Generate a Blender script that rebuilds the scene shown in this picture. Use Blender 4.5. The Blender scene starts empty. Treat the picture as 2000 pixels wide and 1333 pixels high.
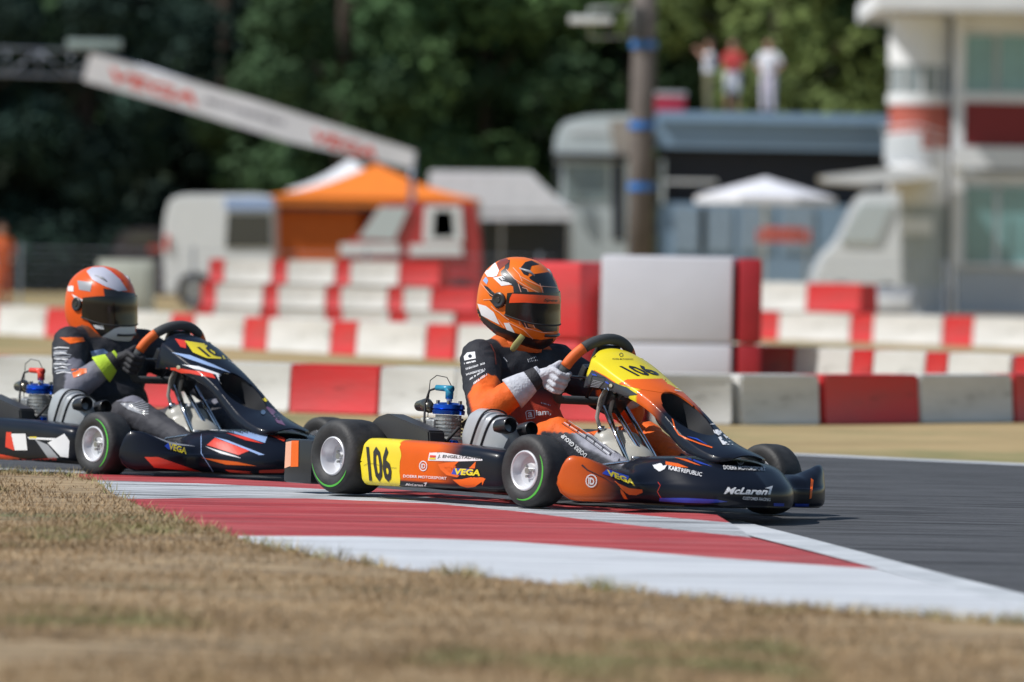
import bpy, bmesh, math, random
import numpy as np
from mathutils import Vector, Matrix
from mathutils.bvhtree import BVHTree
random.seed(7); rng = np.random.default_rng(7)
scene = bpy.context.scene
C = scene.collection
R = math.radians
# ------------------------------------------------------------------ camera
FPX, CXP, CYP = 10400.0, 1000.0, 666.5          # focal length and centre in photo pixels (2000 wide)
EYE = Vector((0, 0, 0.883))
PITCH = math.atan((CYP - 516) / FPX); ROLL = R(1.0)
_F = Vector((0, math.cos(PITCH), -math.sin(PITCH))); _X = Vector((1, 0, 0)); _U = _X.cross(_F)
CR = _X * math.cos(ROLL) + _U * math.sin(ROLL); CU = _U * math.cos(ROLL) - _X * math.sin(ROLL)
cd = bpy.data.cameras.new('camera'); cam = bpy.data.objects.new('camera', cd); C.objects.link(cam)
m3 = Matrix((CR, CU, -_F)).transposed()
cam.matrix_world = Matrix.Translation(EYE) @ m3.to_4x4()
cd.sensor_width = 36; cd.lens = FPX / 2000 * 36; cd.clip_start = 0.5; cd.clip_end = 2000
cd.dof.use_dof = True; cd.dof.focus_distance = 19.9; cd.dof.aperture_fstop = 2.8
scene.camera = cam
# ------------------------------------------------------------------ light
SUN_EL = 50; SUN_DIR = Vector((-0.90, -0.34, 0)).normalized()      # horizontal direction towards the sun
w = bpy.data.worlds.new('World'); scene.world = w; w.use_nodes = True
nt = w.node_tree; sky = nt.nodes.new('ShaderNodeTexSky'); sky.sky_type = 'NISHITA'; sky.sun_disc = False
sky.sun_elevation = R(SUN_EL); sky.sun_rotation = math.atan2(SUN_DIR.x, SUN_DIR.y)
sky.air_density = 1.3; sky.dust_density = 0.2; sky.ozone_density = 2.0
bg = nt.nodes['Background']; nt.links.new(sky.outputs[0], bg.inputs[0]); bg.inputs[1].default_value = 0.085
sl = bpy.data.lights.new('sun', 'SUN'); sl.energy = 4.5; sl.angle = R(0.5); sl.color = (1, 0.97, 0.92)
so = bpy.data.objects.new('sun', sl); C.objects.link(so)
sv = Vector((SUN_DIR.x * math.cos(R(SUN_EL)), SUN_DIR.y * math.cos(R(SUN_EL)), math.sin(R(SUN_EL))))
so.rotation_euler = sv.to_track_quat('Z', 'Y').to_euler(); so.location = sv * 60
scene.view_settings.view_transform = 'Standard'; scene.view_settings.look = 'None'
scene.view_settings.gamma = 1; scene.view_settings.exposure = 0.08
try: scene.view_settings.use_curve_mapping = False
except Exception: pass

# ------------------------------------------------------------------ helpers
def ray(x, y):
    return (_F + CR * ((x - CXP) / FPX) - CU * ((y - CYP) / FPX))
def G(x, y, z=0.0):                      # photo point -> point on the horizontal plane z
    d = ray(x, y); t = (z - EYE.z) / d.z; return EYE + d * t
def A(x, y, Y):                          # photo point -> point at depth Y
    d = ray(x, y); t = Y / d.y; return EYE + d * t
def px(Y): return Y / FPX                # metres per photo pixel at depth Y
GZ = -0.034

def lin(h):
    h = h.lstrip('#'); v = [int(h[i:i + 2], 16) / 255 for i in (0, 2, 4)]
    return tuple(x / 12.92 if x <= .04045 else ((x + .055) / 1.055) ** 2.4 for x in v)
MATS = {}
def mat(name, col=(.5, .5, .5), rough=.5, metal=0, coat=0, var=.12, vscale=6, bump=0, bscale=60, attr=False, trans=0, emit=0, stretch=None, sheen=0):
    if name in MATS: return MATS[name]
    m = bpy.data.materials.new(name); m.use_nodes = True; n = m.node_tree.nodes; l = m.node_tree.links
    b = n['Principled BSDF']
    if isinstance(col, str): col = lin(col)
    tc = n.new('ShaderNodeTexCoord'); src = tc.outputs['Object']
    if stretch:
        mp = n.new('ShaderNodeMapping'); mp.inputs['Scale'].default_value = stretch; l.new(src, mp.inputs[0]); src = mp.outputs[0]
    nz = n.new('ShaderNodeTexNoise'); nz.inputs['Scale'].default_value = vscale; nz.inputs['Detail'].default_value = 6
    l.new(src, nz.inputs['Vector'])
    mr = n.new('ShaderNodeMapRange'); mr.inputs['From Min'].default_value = .25; mr.inputs['From Max'].default_value = .75
    mr.inputs['To Min'].default_value = 1 - var; mr.inputs['To Max'].default_value = 1 + var
    l.new(nz.outputs[0], mr.inputs[0])
    mx = n.new('ShaderNodeVectorMath'); mx.operation = 'SCALE'
    if attr:
        at = n.new('ShaderNodeAttribute'); at.attribute_name = 'tint'; l.new(at.outputs['Color'], mx.inputs[0])
    else: mx.inputs[0].default_value = col
    l.new(mr.outputs[0], mx.inputs['Scale']); l.new(mx.outputs[0], b.inputs['Base Color'])
    rr = n.new('ShaderNodeMapRange'); rr.inputs['To Min'].default_value = max(0, rough - .06); rr.inputs['To Max'].default_value = min(1, rough + .08)
    l.new(nz.outputs[0], rr.inputs[0]); l.new(rr.outputs[0], b.inputs['Roughness'])
    b.inputs['Metallic'].default_value = metal
    b.inputs['Coat Weight'].default_value = coat; b.inputs['Coat Roughness'].default_value = .06
    if sheen: b.inputs['Sheen Weight'].default_value = sheen
    if trans: b.inputs['Transmission Weight'].default_value = trans
    if bump:
        nb = n.new('ShaderNodeTexNoise'); nb.inputs['Scale'].default_value = bscale; nb.inputs['Detail'].default_value = 5
        l.new(src, nb.inputs['Vector'])
        bp = n.new('ShaderNodeBump'); bp.inputs['Strength'].default_value = bump; bp.inputs['Distance'].default_value = .01
        l.new(nb.outputs[0], bp.inputs['Height']); l.new(bp.outputs[0], b.inputs['Normal'])
    MATS[name] = m; return m

def tag(o, label=None, cat=None, group=None, kind=None):
    if label: o['label'] = label
    if cat: o['category'] = cat
    if group: o['group'] = group
    if kind: o['kind'] = kind
    return o
def empty(name, loc=(0, 0, 0), rz=0, M=None):
    o = bpy.data.objects.new(name, None); C.objects.link(o); o.empty_display_size = .1
    if M is not None: o.matrix_world = M
    else: o.location = loc; o.rotation_euler = (0, 0, rz)
    return o
WM = {}                                   # world matrices (no depsgraph update needed)
def mesh(name, v, f, m, parent=None, smooth=False, tint=None):
    me = bpy.data.meshes.new(name); me.from_pydata([tuple(p) for p in v], [], [tuple(a) for a in f]); me.validate()
    if smooth:
        me.polygons.foreach_set('use_smooth', [True] * len(me.polygons))
    if tint is not None:
        at = me.color_attributes.new('tint', 'FLOAT_COLOR', 'POINT')
        arr = np.ones((len(me.vertices), 4), dtype=np.float32); arr[:, :3] = np.asarray(tint)[:len(me.vertices)]; at.data.foreach_set('color', arr.ravel())
    me.materials.append(m)
    o = bpy.data.objects.new(name, me); C.objects.link(o)
    if parent is not None: o.parent = parent
    return o
class MB:
    def __init__(s): s.v = []; s.f = []
    def add(s, v, f):
        k = len(s.v); s.v += [Vector(p) for p in v]; s.f += [[i + k for i in a] for a in f]; return s
    def box(s, c, d, rot=None, bev=0):
        c = Vector(c); x, y, z = [a / 2 for a in d]
        if bev > 0:
            bm = bmesh.new(); bmesh.ops.create_cube(bm, size=1)
            for q in bm.verts: q.co = Vector((q.co.x * 2 * x, q.co.y * 2 * y, q.co.z * 2 * z))
            bmesh.ops.bevel(bm, geom=list(bm.edges), offset=min(bev, x * .9, y * .9, z * .9), segments=2, affect='EDGES', profile=.6)
            v = [q.co.copy() for q in bm.verts]; f = [[q.index for q in a.verts] for a in bm.faces]; bm.free()
        else:
            v = [Vector((i * x, j * y, k * z)) for i in (-1, 1) for j in (-1, 1) for k in (-1, 1)]
            f = [(0, 1, 3, 2), (4, 6, 7, 5), (0, 4, 5, 1), (2, 3, 7, 6), (0, 2, 6, 4), (1, 5, 7, 3)]
        if rot is not None: v = [rot @ p for p in v]
        return s.add([p + c for p in v], f)
    def tube(s, pts, r, n=10, cap=True, flat=None):
        pts = [Vector(p) for p in pts]
        if not hasattr(r, '__len__'): r = [r] * len(pts)
        up = Vector((0, 0, 1)); rings = []
        prev = None
        for i, p in enumerate(pts):
            t = (pts[min(i + 1, len(pts) - 1)] - pts[max(i - 1, 0)]).normalized()
            if prev is None:
                a = t.cross(up if abs(t.z) < .95 else Vector((1, 0, 0))).normalized()
            else:
                a = (prev - t * prev.dot(t)).normalized()
            prev = a; b = t.cross(a)
            ks = flat or 1
            rings.append([p + (a * math.cos(q) + b * math.sin(q) * ks) * r[i] for q in [2 * math.pi * j / n for j in range(n)]])
        v = [q for rg in rings for q in rg]; f = []
        for i in range(len(pts) - 1):
            for j in range(n): f.append((i * n + j, i * n + (j + 1) % n, (i + 1) * n + (j + 1) % n, (i + 1) * n + j))
        if cap: f.append(tuple(range(n))[::-1]); f.append(tuple((len(pts) - 1) * n + j for j in range(n)))
        return s.add(v, f)
    def cyl(s, a, b, r, r2=None, n=20): return s.tube([a, b], [r, r if r2 is None else r2], n)
    def lathe(s, prof, o, axis, n=40, closed=True):
        o = Vector(o); ax = Vector(axis).normalized(); a = ax.orthogonal().normalized(); b = ax.cross(a); v = []; f = []
        for (h, r) in prof:
            for j in range(n):
                q = 2 * math.pi * j / n; v.append(o + ax * h + (a * math.cos(q) + b * math.sin(q)) * r)
        P = len(prof)
        for i in range(P - (0 if closed else 1)):
            i2 = (i + 1) % P
            for j in range(n): f.append((i * n + j, i * n + (j + 1) % n, i2 * n + (j + 1) % n, i2 * n + j))
        return s.add(v, f)
    def prism(s, poly, y0, y1, plane='xz'):
        n = len(poly)
        def P(a, b, c): return Vector((a, c, b)) if plane == 'xz' else (Vector((a, b, c)) if plane == 'xy' else Vector((c, a, b)))
        v = [P(a, b, y0) for a, b in poly] + [P(a, b, y1) for a, b in poly]
        f = [tuple(range(n))[::-1], tuple(range(n, 2 * n))] + [(i, (i + 1) % n, n + (i + 1) % n, n + i) for i in range(n)]
        return s.add(v, f)
    def build(s, name, m, parent=None, smooth=False, tint=None):
        me_v = s.v; o = mesh(name, me_v, s.f, m, parent, smooth, tint)
        bm = bmesh.new(); bm.from_mesh(o.data); bmesh.ops.recalc_face_normals(bm, faces=bm.faces); bm.to_mesh(o.data); bm.free()
        return o
def autosmooth(o, ang=35):
    me = o.data; me.polygons.foreach_set('use_smooth', [True] * len(me.polygons))
    try: me.set_sharp_from_angle(angle=R(ang))
    except Exception: pass
    return o
def grid(P, thick=0.0, closed_u=False, closed_v=False):
    """P[i][j] -> verts/faces; thick adds a back skin"""
    nu = len(P); nv = len(P[0]); v = [Vector(q) for row in P for q in row]; f = []
    for i in range(nu - (0 if closed_u else 1)):
        for j in range(nv - (0 if closed_v else 1)):
            i2 = (i + 1) % nu; j2 = (j + 1) % nv
            f.append((i * nv + j, i2 * nv + j, i2 * nv + j2, i * nv + j2))
    return v, f
def shell(name, P, m, parent, thick, tintf=None, hole=None, closed_u=False):
    v, f = grid(P, closed_u=closed_u)
    if hole: f = [a for a in f if not hole(sum((v[i] for i in a), Vector()) / len(a))]
    bm = bmesh.new(); vs = [bm.verts.new(q) for q in v]
    for a in f:
        try: bm.faces.new([vs[i] for i in a])
        except Exception: pass
    bmesh.ops.remove_doubles(bm, verts=bm.verts, dist=1e-5)
    loose = [q for q in bm.verts if not q.link_faces]; bmesh.ops.delete(bm, geom=loose, context='VERTS')
    bmesh.ops.recalc_face_normals(bm, faces=bm.faces)
    if thick:
        bmesh.ops.solidify(bm, geom=bm.faces, thickness=thick)
        bmesh.ops.recalc_face_normals(bm, faces=bm.faces)
    me = bpy.data.meshes.new(name); bm.to_mesh(me); bm.free()
    if tintf:
        at = me.color_attributes.new('tint', 'FLOAT_COLOR', 'POINT')
        for i, q in enumerate(me.vertices):
            c = tintf(q.co.x, q.co.y, q.co.z); at.data[i].color = (*c, 1)
    me.materials.append(m); o = bpy.data.objects.new(name, me); C.objects.link(o); o.parent = parent
    autosmooth(o, 50); return o
def spl(xs, ys, t):                        # smooth interpolation of a table
    xs = np.array(xs, float); ys = np.array(ys, float)
    if t <= xs[0]: return ys[0]
    if t >= xs[-1]: return ys[-1]
    i = int(np.searchsorted(xs, t)) - 1; h = xs[i + 1] - xs[i]; u = (t - xs[i]) / h
    def sl(k):
        if k <= 0 or k >= len(xs) - 1: 
            a, b = (0, 1) if k <= 0 else (len(xs) - 2, len(xs) - 1)
            return (ys[b] - ys[a]) / (xs[b] - xs[a])
        d0 = (ys[k] - ys[k - 1]) / (xs[k] - xs[k - 1]); d1 = (ys[k + 1] - ys[k]) / (xs[k + 1] - xs[k])
        return 0 if d0 * d1 < 0 else (d0 + d1) / 2
    m0, m1 = sl(i), sl(i + 1)
    return ((2 * u**3 - 3 * u**2 + 1) * ys[i] + (u**3 - 2 * u**2 + u) * h * m0 + (-2 * u**3 + 3 * u**2) * ys[i + 1] + (u**3 - u**2) * h * m1)
def mixc(a, b, t):
    t = max(0, min(1, t)); return tuple(a[i] * (1 - t) + b[i] * t for i in range(3))
def sstep(a, b, x):
    t = max(0, min(1, (x - a) / (b - a))); return t * t * (3 - 2 * t)

def blob(name, prims, voxel, m, parent, tintf=None, smooth=3, wrinkle=0):
    """one continuous body: tapered limbs and ellipsoids fused by a voxel remesh"""
    mb = MB()
    for p in prims:
        if p[0] == 'c':
            a, ra, b, rb = Vector(p[1]), p[2], Vector(p[3]), p[4]; fl = p[5] if len(p) > 5 else None
            d = (b - a).normalized(); pts = []; rs = []
            for k in range(0, 5):
                q = math.pi / 2 * (k / 4); pts.append(a - d * ra * math.cos(q)); rs.append(max(1e-4, ra * math.sin(q)))
            for k in range(1, 5): pts.append(a.lerp(b, k / 5)); rs.append(ra + (rb - ra) * k / 5)
            for k in range(4, -1, -1):
                q = math.pi / 2 * (k / 4); pts.append(b + d * rb * math.cos(q)); rs.append(max(1e-4, rb * math.sin(q)))
            mb.tube(pts, rs, 16, True, fl)
        else:
            c, rd = Vector(p[1]), p[2]; rot = p[3] if len(p) > 3 else Matrix.Identity(3)
            n = 20; rings = 12; v = []; f = []
            for i in range(rings + 1):
                th = math.pi * (i + .001) / (rings + .002)
                for j in range(n):
                    ph = 2 * math.pi * j / n
                    v.append(c + rot @ Vector((rd[0] * math.sin(th) * math.cos(ph), rd[1] * math.sin(th) * math.sin(ph), rd[2] * math.cos(th))))
            for i in range(rings):
                for j in range(n): f.append((i * n + j, i * n + (j + 1) % n, (i + 1) * n + (j + 1) % n, (i + 1) * n + j))
            f.append(tuple(range(n))[::-1]); f.append(tuple(rings * n + j for j in range(n)))
            mb.add(v, f)
    o = mb.build(name, m, None)
    md = o.modifiers.new('r', 'REMESH'); md.mode = 'VOXEL'; md.voxel_size = voxel
    sm = o.modifiers.new('s', 'SMOOTH'); sm.iterations = smooth; sm.factor = .5
    dg = bpy.context.evaluated_depsgraph_get(); dg.update()
    me = bpy.data.meshes.new_from_object(o.evaluated_get(dg)); o.modifiers.clear(); old = o.data; o.data = me; me.name = name
    bpy.data.meshes.remove(old)
    if not me.materials: me.materials.append(m)
    if wrinkle:
        from mathutils import noise
        nr = [q.normal.copy() for q in me.vertices]
        for q, nn in zip(me.vertices, nr):
            p = q.co; h = noise.noise(p * 22) * .6 + noise.noise(Vector((p.x * 45, p.y * 20, p.z * 38))) * .5 + abs(noise.noise(p * 34)) * -.7
            q.co += nn * h * wrinkle
    me.polygons.foreach_set('use_smooth', [True] * len(me.polygons))
    if tintf:
        at = me.color_attributes.new('tint', 'FLOAT_COLOR', 'POINT')
        arr = np.ones((len(me.vertices), 4), dtype=np.float32)
        for i, q in enumerate(me.vertices): arr[i, :3] = tintf(q.co.x, q.co.y, q.co.z)
        at.data.foreach_set('color', arr.ravel())
    o.parent = parent; return o

# ---- prints and stickers: thin skins laid on the surface they belong to
_bvh = {}
def wm(o):
    M = Matrix.Identity(4)
    while o is not None:
        M = (o.matrix_basis if o.parent is not None or True else o.matrix_world) @ M; o = o.parent
    return M
def bvh(o):
    if o.name not in _bvh:
        W = wm(o); me = o.data
        _bvh[o.name] = (BVHTree.FromPolygons([W @ v.co for v in me.vertices], [tuple(p.vertices) for p in me.polygons]), W.inverted())
    return _bvh[o.name]
def drape(name, tgt, v2, f2, m, lift=.0012, step=4.0, maxd=.03):
    bm = bmesh.new(); vs = [bm.verts.new((p[0], p[1], 0)) for p in v2]
    for a in f2:
        try: bm.faces.new([vs[i] for i in a])
        except Exception: pass
    bmesh.ops.triangulate(bm, faces=bm.faces)
    for _ in range(6):
        e = [x for x in bm.edges if x.calc_length() > step]
        if not e: break
        bmesh.ops.subdivide_edges(bm, edges=e, cuts=1); bmesh.ops.triangulate(bm, faces=[q for q in bm.faces if len(q.verts) > 3])
    tree, Wi = bvh(tgt); out = []; ok = []
    for q in bm.verts:
        d = ray(q.co.x, q.co.y).normalized(); h = tree.ray_cast(EYE, d)
        if h[0] is None: out.append(Vector()); ok.append(None); continue
        n = h[1] if h[1].dot(d) < 0 else -h[1]
        out.append(Wi @ (h[0] + n * lift)); ok.append(h[3])
    bm.verts.index_update()
    f = []
    for a in bm.faces:
        idx = [q.index for q in a.verts]; ds = [ok[i] for i in idx]
        if None in ds or max(ds) - min(ds) > maxd: continue
        f.append(idx)
    bm.free()
    if not f: return None
    used = sorted({i for a in f for i in a}); mp = {k: i for i, k in enumerate(used)}
    o = mesh(name, [out[i] for i in used], [[mp[i] for i in a] for a in f], m, tgt, True)
    bb = bmesh.new(); bb.from_mesh(o.data); bmesh.ops.recalc_face_normals(bb, faces=bb.faces); bb.to_mesh(o.data); bb.free()
    return o
def poly(name, tgt, pts, m, o=(0, 0), s=1.0, lift=.0012, step=5):
    p = [(o[0] + a / s, o[1] + b / s) for a, b in pts]
    return drape(name, tgt, p, [list(range(len(p)))], m, lift, step)
def line(name, tgt, pts, wd, m, o=(0, 0), s=1.0, lift=.0016, step=5):
    p = [Vector((o[0] + a / s, o[1] + b / s)) for a, b in pts]; v = []; f = []
    if not hasattr(wd, '__len__'): wd = [wd] * len(p)
    for i, q in enumerate(p):
        t = (p[min(i + 1, len(p) - 1)] - p[max(i - 1, 0)]).normalized(); n = Vector((-t.y, t.x))
        v += [q + n * wd[i] / 2, q - n * wd[i] / 2]
    for i in range(len(p) - 1): f.append((2 * i, 2 * i + 1, 2 * i + 3, 2 * i + 2))
    return drape(name, tgt, v, f, m, lift, step)
_txt = {}
def textmesh(s, bold=0.0, shear=0.0):
    k = (s, bold, shear)
    if k in _txt: return _txt[k]
    cu = bpy.data.curves.new('t', 'FONT'); cu.body = s; cu.offset = bold; cu.shear = shear; cu.resolution_u = 2
    ob = bpy.data.objects.new('t', cu); C.objects.link(ob)
    dg = bpy.context.evaluated_depsgraph_get(); dg.update(); me = bpy.data.meshes.new_from_object(ob.evaluated_get(dg))
    v = [(q.co.x, q.co.y) for q in me.vertices]; f = [tuple(p.vertices) for p in me.polygons]
    bpy.data.objects.remove(ob); bpy.data.curves.remove(cu); bpy.data.meshes.remove(me)
    xs = [a for a, _ in v]; x0, x1 = min(xs), max(xs); ys = [b for _, b in v]; y0, y1 = min(ys), max(ys)
    v = [((a - x0) / (x1 - x0), (b - y0) / (y1 - y0)) for a, b in v]
    _txt[k] = (v, f); return _txt[k]
def text(tgt, s, a, b, c, m, bold=.012, shear=0.0, o=(0, 0), sc=1.0, lift=.0022, step=3, name='lettering'):
    """a = baseline start, b = baseline end, c = top above the start (photo points)"""
    v, f = textmesh(s, bold, shear); q = lambda p: Vector((o[0] + p[0] / sc, o[1] + p[1] / sc))
    a, b, c = q(a), q(b), q(c); P = [a + (b - a) * u + (c - a) * t for u, t in v]
    return drape(name, tgt, P, f, m, lift, step)
def ring2(tgt, c, r, wd, m, asp=1.0, name='logo', lift=.0022, o=(0, 0), sc=1.0):
    pts = []; n = 24
    c = (o[0] + c[0] / sc, o[1] + c[1] / sc); r /= sc; wd /= sc; v = []; f = []
    for j in range(n):
        q = 2 * math.pi * j / n
        for rr in (r, r - wd): v.append((c[0] + rr * asp * math.cos(q), c[1] + rr * math.sin(q)))
    for j in range(n): k = (j + 1) % n; f.append((2 * j, 2 * k, 2 * k + 1, 2 * j + 1))
    return drape(name, tgt, v, f, m, lift, 4)

# ------------------------------------------------------------------ materials
M_paint = mat('livery_paint', rough=.34, coat=.22, var=.10, attr=True); M_paint.node_tree.nodes['Principled BSDF'].inputs['Specular IOR Level'].default_value = .22
M_suit = mat('race_suit_cloth', rough=.72, var=.10, vscale=30, bump=.25, bscale=160, attr=True)
M_white = mat('white_print', (.72, .72, .74), .45, var=.06)
M_black = mat('black_print', (.012, .012, .014), .4, coat=.4)
M_orange = mat('orange_print', (.76, .12, .006), .4, coat=.15)
M_red = mat('red_print', (.70, .045, .02), .38, coat=.5)
M_yellow = mat('yellow_print', (.74, .60, .02), .35, coat=.5)
M_blue = mat('blue_print', (.02, .06, .45), .35, coat=.5)
M_lblue = mat('pale_blue_print', (.30, .42, .68), .35, coat=.5)
M_pink = mat('pale_orange_print', (.75, .38, .26), .35, coat=.5)
M_grey = mat('grey_print', (.30, .31, .34), .4, coat=.4)
M_tyre = mat('tyre_rubber', (.026, .026, .027), .62, var=.6, vscale=18, bump=.15, bscale=90)
M_rim = mat('cast_rim', (.62, .63, .66), .38, .35, var=.08)
M_green = mat('green_tyre_band', (.08, .42, .05), .5)
M_chrome = mat('chrome_tube', (.72, .73, .76), .12, 1, var=.06)
M_steel = mat('brushed_steel', (.42, .42, .42), .35, 1, var=.2, vscale=20)
M_alloy = mat('cast_alloy', (.42, .42, .41), .45, .7, var=.25, vscale=30, bump=.3, bscale=80)
M_silver = mat('silver_plastic', (.36, .38, .40), .38, .1, coat=.3, var=.15)
M_blk = mat('black_plastic', (.016, .017, .02), .36, coat=.25, var=.2)
M_rubber = mat('matt_black_rubber', (.02, .02, .022), .7)
M_tank = mat('milky_tank_plastic', (.42, .41, .37), .35, coat=.2, var=.08)
M_anod = mat('blue_anodised', (.015, .10, .55), .25, .8, var=.1)
M_teal = mat('teal_cap', (.01, .22, .36), .35, coat=.4)
M_glovew = mat('white_glove_cloth', (.50, .51, .56), .75, var=.18, vscale=40, bump=.5, bscale=120)
M_gloveb = mat('black_glove_cloth', (.015, .015, .02), .7, bump=.4, bscale=120)
M_glovey = mat('neon_glove_cloth', (.42, .60, .03), .7, bump=.4, bscale=120)
M_visor = mat('smoked_visor', (.006, .005, .005), .16, coat=.15, var=.02)
M_seat = mat('seat_fibreglass', (.03, .03, .033), .35, coat=.3)
M_brown = mat('brown_fabric', (.05, .02, .01), .7)
OR = (.76, .115, .005); BK = (.006, .008, .015); YL = (.74, .60, .02); DR = (.30, .03, .012); WT = (.70, .71, .74); GY = (.16, .17, .19); BL = (.02, .05, .4); RD = (.70, .035, .02)

# ------------------------------------------------------------------ kart (x forward from the rear axle, y left, z up)
def kart_matrix(p, yaw, pitch, roll):
    h = Vector((math.sin(yaw), -math.cos(yaw), 0)); l = Vector((math.cos(yaw), math.sin(yaw), 0)); u = Vector((0, 0, 1))
    h2 = h * math.cos(pitch) - u * math.sin(pitch); u2 = u * math.cos(pitch) + h * math.sin(pitch)
    l2 = l * math.cos(roll) - u2 * math.sin(roll); u3 = u2 * math.cos(roll) + l * math.sin(roll)
    return Matrix.Translation(Vector(p)) @ Matrix((h2, l2, u3)).transposed().to_4x4()

def wheel(parent, c, rad, wid, side, steer=0, band=(200, 330)):
    """tyre > rim, green band"""
    c = Vector(c); ax = Vector((math.sin(steer) * -side, math.cos(steer) * side, 0)).normalized()   # outward
    hw = wid / 2; ro = rad
    prof = [(-hw * .82, .068), (-hw * .97, .085), (-hw, ro * .78), (-hw * .93, ro * .91), (-hw * .78, ro * .975), (-hw * .45, ro), (hw * .45, ro), (hw * .74, ro * .98),
            (hw * .92, ro * .915), (hw, ro * .80), (hw * .985, ro * .68), (hw * .93, .082), (hw * .84, .071), (hw * .80, .066), (-hw * .80, .066)]
    t = autosmooth(MB().lathe(prof, c, ax, 64).build('tyre', M_tyre, parent), 50)
    rp = [(hw * .84, .0735), (hw * .90, .0725), (hw * .93, .068), (hw * .88, .0635), (hw * .60, .060), (hw * .42, .052), (hw * .38, .030), (hw * .46, .026), (hw * .48, .0), (hw * .3, .0), (hw * .3, .06), (hw * .2, .0665), (-hw * .8, .0665), (-hw * .84, .0735), (-hw * .9, .0725), (-hw * .8, .062), (hw * .15, .06), (hw * .15, .068), (hw * .6, .0665)]
    rim = autosmooth(MB().lathe(rp, c, ax, 48).build('rim', M_rim, parent), 40)
    a = ax.orthogonal().normalized(); b = ax.cross(a)
    nb = MB()
    for k in range(3):
        q = 2 * math.pi * k / 3 + .4; p = c + (a * math.cos(q) + b * math.sin(q)) * .022
        nb.cyl(p + ax * hw * .44, p + ax * (hw * .46 + .010), .0052, n=6)
    nb.cyl(c + ax * hw * .44, c + ax * (hw * .48 + .014), .011, n=16)
    nb.build('wheel_nut', M_steel, rim)
    # green maker's band on the sidewall, cut short to the arc that light picks out
    up = Vector((0, 0, 1)); fw = up.cross(ax).normalized(); v = []; f = []; n = 40
    for j in range(n + 1):
        q = R(band[0] + (band[1] - band[0]) * j / n); e = math.sin(math.pi * j / n) ** .5
        for rr in (ro * .80 + .004 * e, ro * .80 - .0035 * e):
            # stay on the sidewall
            xx = hw * (1.0 if rr <= ro * .80 else 1 - (rr - ro * .8) / (ro * .115) * .08) + .0012
            v.append(c + ax * xx + (fw * math.cos(q) + up * math.sin(q)) * rr)
    for j in range(n): f.append((2 * j, 2 * j + 2, 2 * j + 3, 2 * j + 1))
    mesh('sidewall_band', v, f, M_green, t, True)
    return t

def nose_panel(parent, tint):
    #       x     z     hw    arch  skirt
    st = [(.765, .588, .118, .040, .106), (.80, .584, .130, .038, .112), (.86, .563, .136, .034, .098), (.93, .528, .134, .032, .072), (1.00, .490, .126, .028, .050), (1.07, .452, .118, .022, .040),
          (1.14, .408, .112, .016, .034), (1.20, .366, .110, .012, .034), (1.27, .320, .112, .012, .040), (1.34, .284, .117, .016, .042), (1.41, .262, .125, .022, .032), (1.47, .246, .126, .024, .026), (1.52, .232, .112, .022, .02), (1.548, .222, .070, .012, .01)]
    H0, H1 = 1.095, 1.335
    def halfw(x):
        if not H0 < x < H1: return 0.0
        return .088 * abs(math.sin(math.pi * ((x - H0) / (H1 - H0)) ** .85)) ** .5
    zf = lambda x: spl([1.07, 1.14, 1.20, 1.27, 1.34], [.452, .408, .366, .320, .284], x)
    P = []; NS = 220
    for i in range(NS + 1):
        t = i / NS; s = t * (len(st) - 1); idx = list(range(len(st)))
        X, Z, HW, AR, SK = [spl(idx, [q[k] for q in st], s) for k in range(5)]
        X2, Z2 = [spl(idx, [q[k] for q in st], min(s + .05, len(st) - 1)) for k in (0, 1)]
        X1, Z1 = [spl(idx, [q[k] for q in st], max(s - .05, 0)) for k in (0, 1)]
        T = Vector((X2 - X1, 0, Z2 - Z1)).normalized(); N = Vector((-T.z, 0, T.x))
        row = []; hx = halfw(X) / HW / .97 * .72
        for j in range(61):
            u = -1 + 2 * j / 60; au = abs(u); sg = 1 if u > 0 else -1
            if hx > 0 or H0 - .03 < X < H1 + .03:        # columns 30-14..30+14 are gathered to the rim of the opening
                k0 = 14 / 30; blend = 1 if H0 <= X <= H1 else max(0, 1 - (H0 - X if X < H0 else X - H1) / .03)
                tgt = hx if H0 <= X <= H1 else 0
                e = k0 * (1 - blend) + max(tgt, .004) * blend
                au = au / k0 * e if au <= k0 + 1e-6 else e + (au - k0) / (1 - k0) * (1 - e)
            if au < .72:
                k = au / .72; y = sg * HW * k * .97; d = -AR * k * k
            else:
                k = (au - .72) / .28; y = sg * HW * (.97 + .05 * math.sin(k * 2.2)); d = -AR - SK * k
            row.append(Vector((X, y, Z)) + N * d + (Vector((.05, 0, 0)) * (abs(y) / .13) ** 2 * max(0, 1 - t * 9)))
        P.append(row)
    rows = [r[30].x for r in P]
    def hole(c):
        if not H0 < c.x < H1 or c.z < .2: return False
        return abs(c.y) < halfw(c.x) * .985
    o = shell('nose_panel', P, M_paint, parent, .006, tint, hole)
    n = 48; pts = [Vector((x_, y_, zf(x_))) for x_, y_ in [(H0 + (H1 - H0) * (.5 - .5 * math.cos(2 * math.pi * i / n)), halfw(H0 + (H1 - H0) * (.5 - .5 * math.cos(2 * math.pi * i / n))) * (1 if i < n / 2 else -1)) for i in range(n)]]
    # duct behind the opening: side walls and a floor
    nrm = Vector((.62, 0, .78))
    c = sum(pts, Vector()) / n; lo = [q - nrm * .075 + (c - q) * .25 - Vector((.02, 0, 0)) for q in pts]
    dv = [q - nrm * .010 + (c - q) * -.02 for q in pts] + lo + [sum(lo, Vector()) / n]
    d = mesh('air_duct', dv, [(i, (i + 1) % n, n + (i + 1) % n, n + i) for i in range(n)] + [(n + i, n + (i + 1) % n, 2 * n) for i in range(n)], M_blk, o); autosmooth(d, 50)
    return o, P

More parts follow.
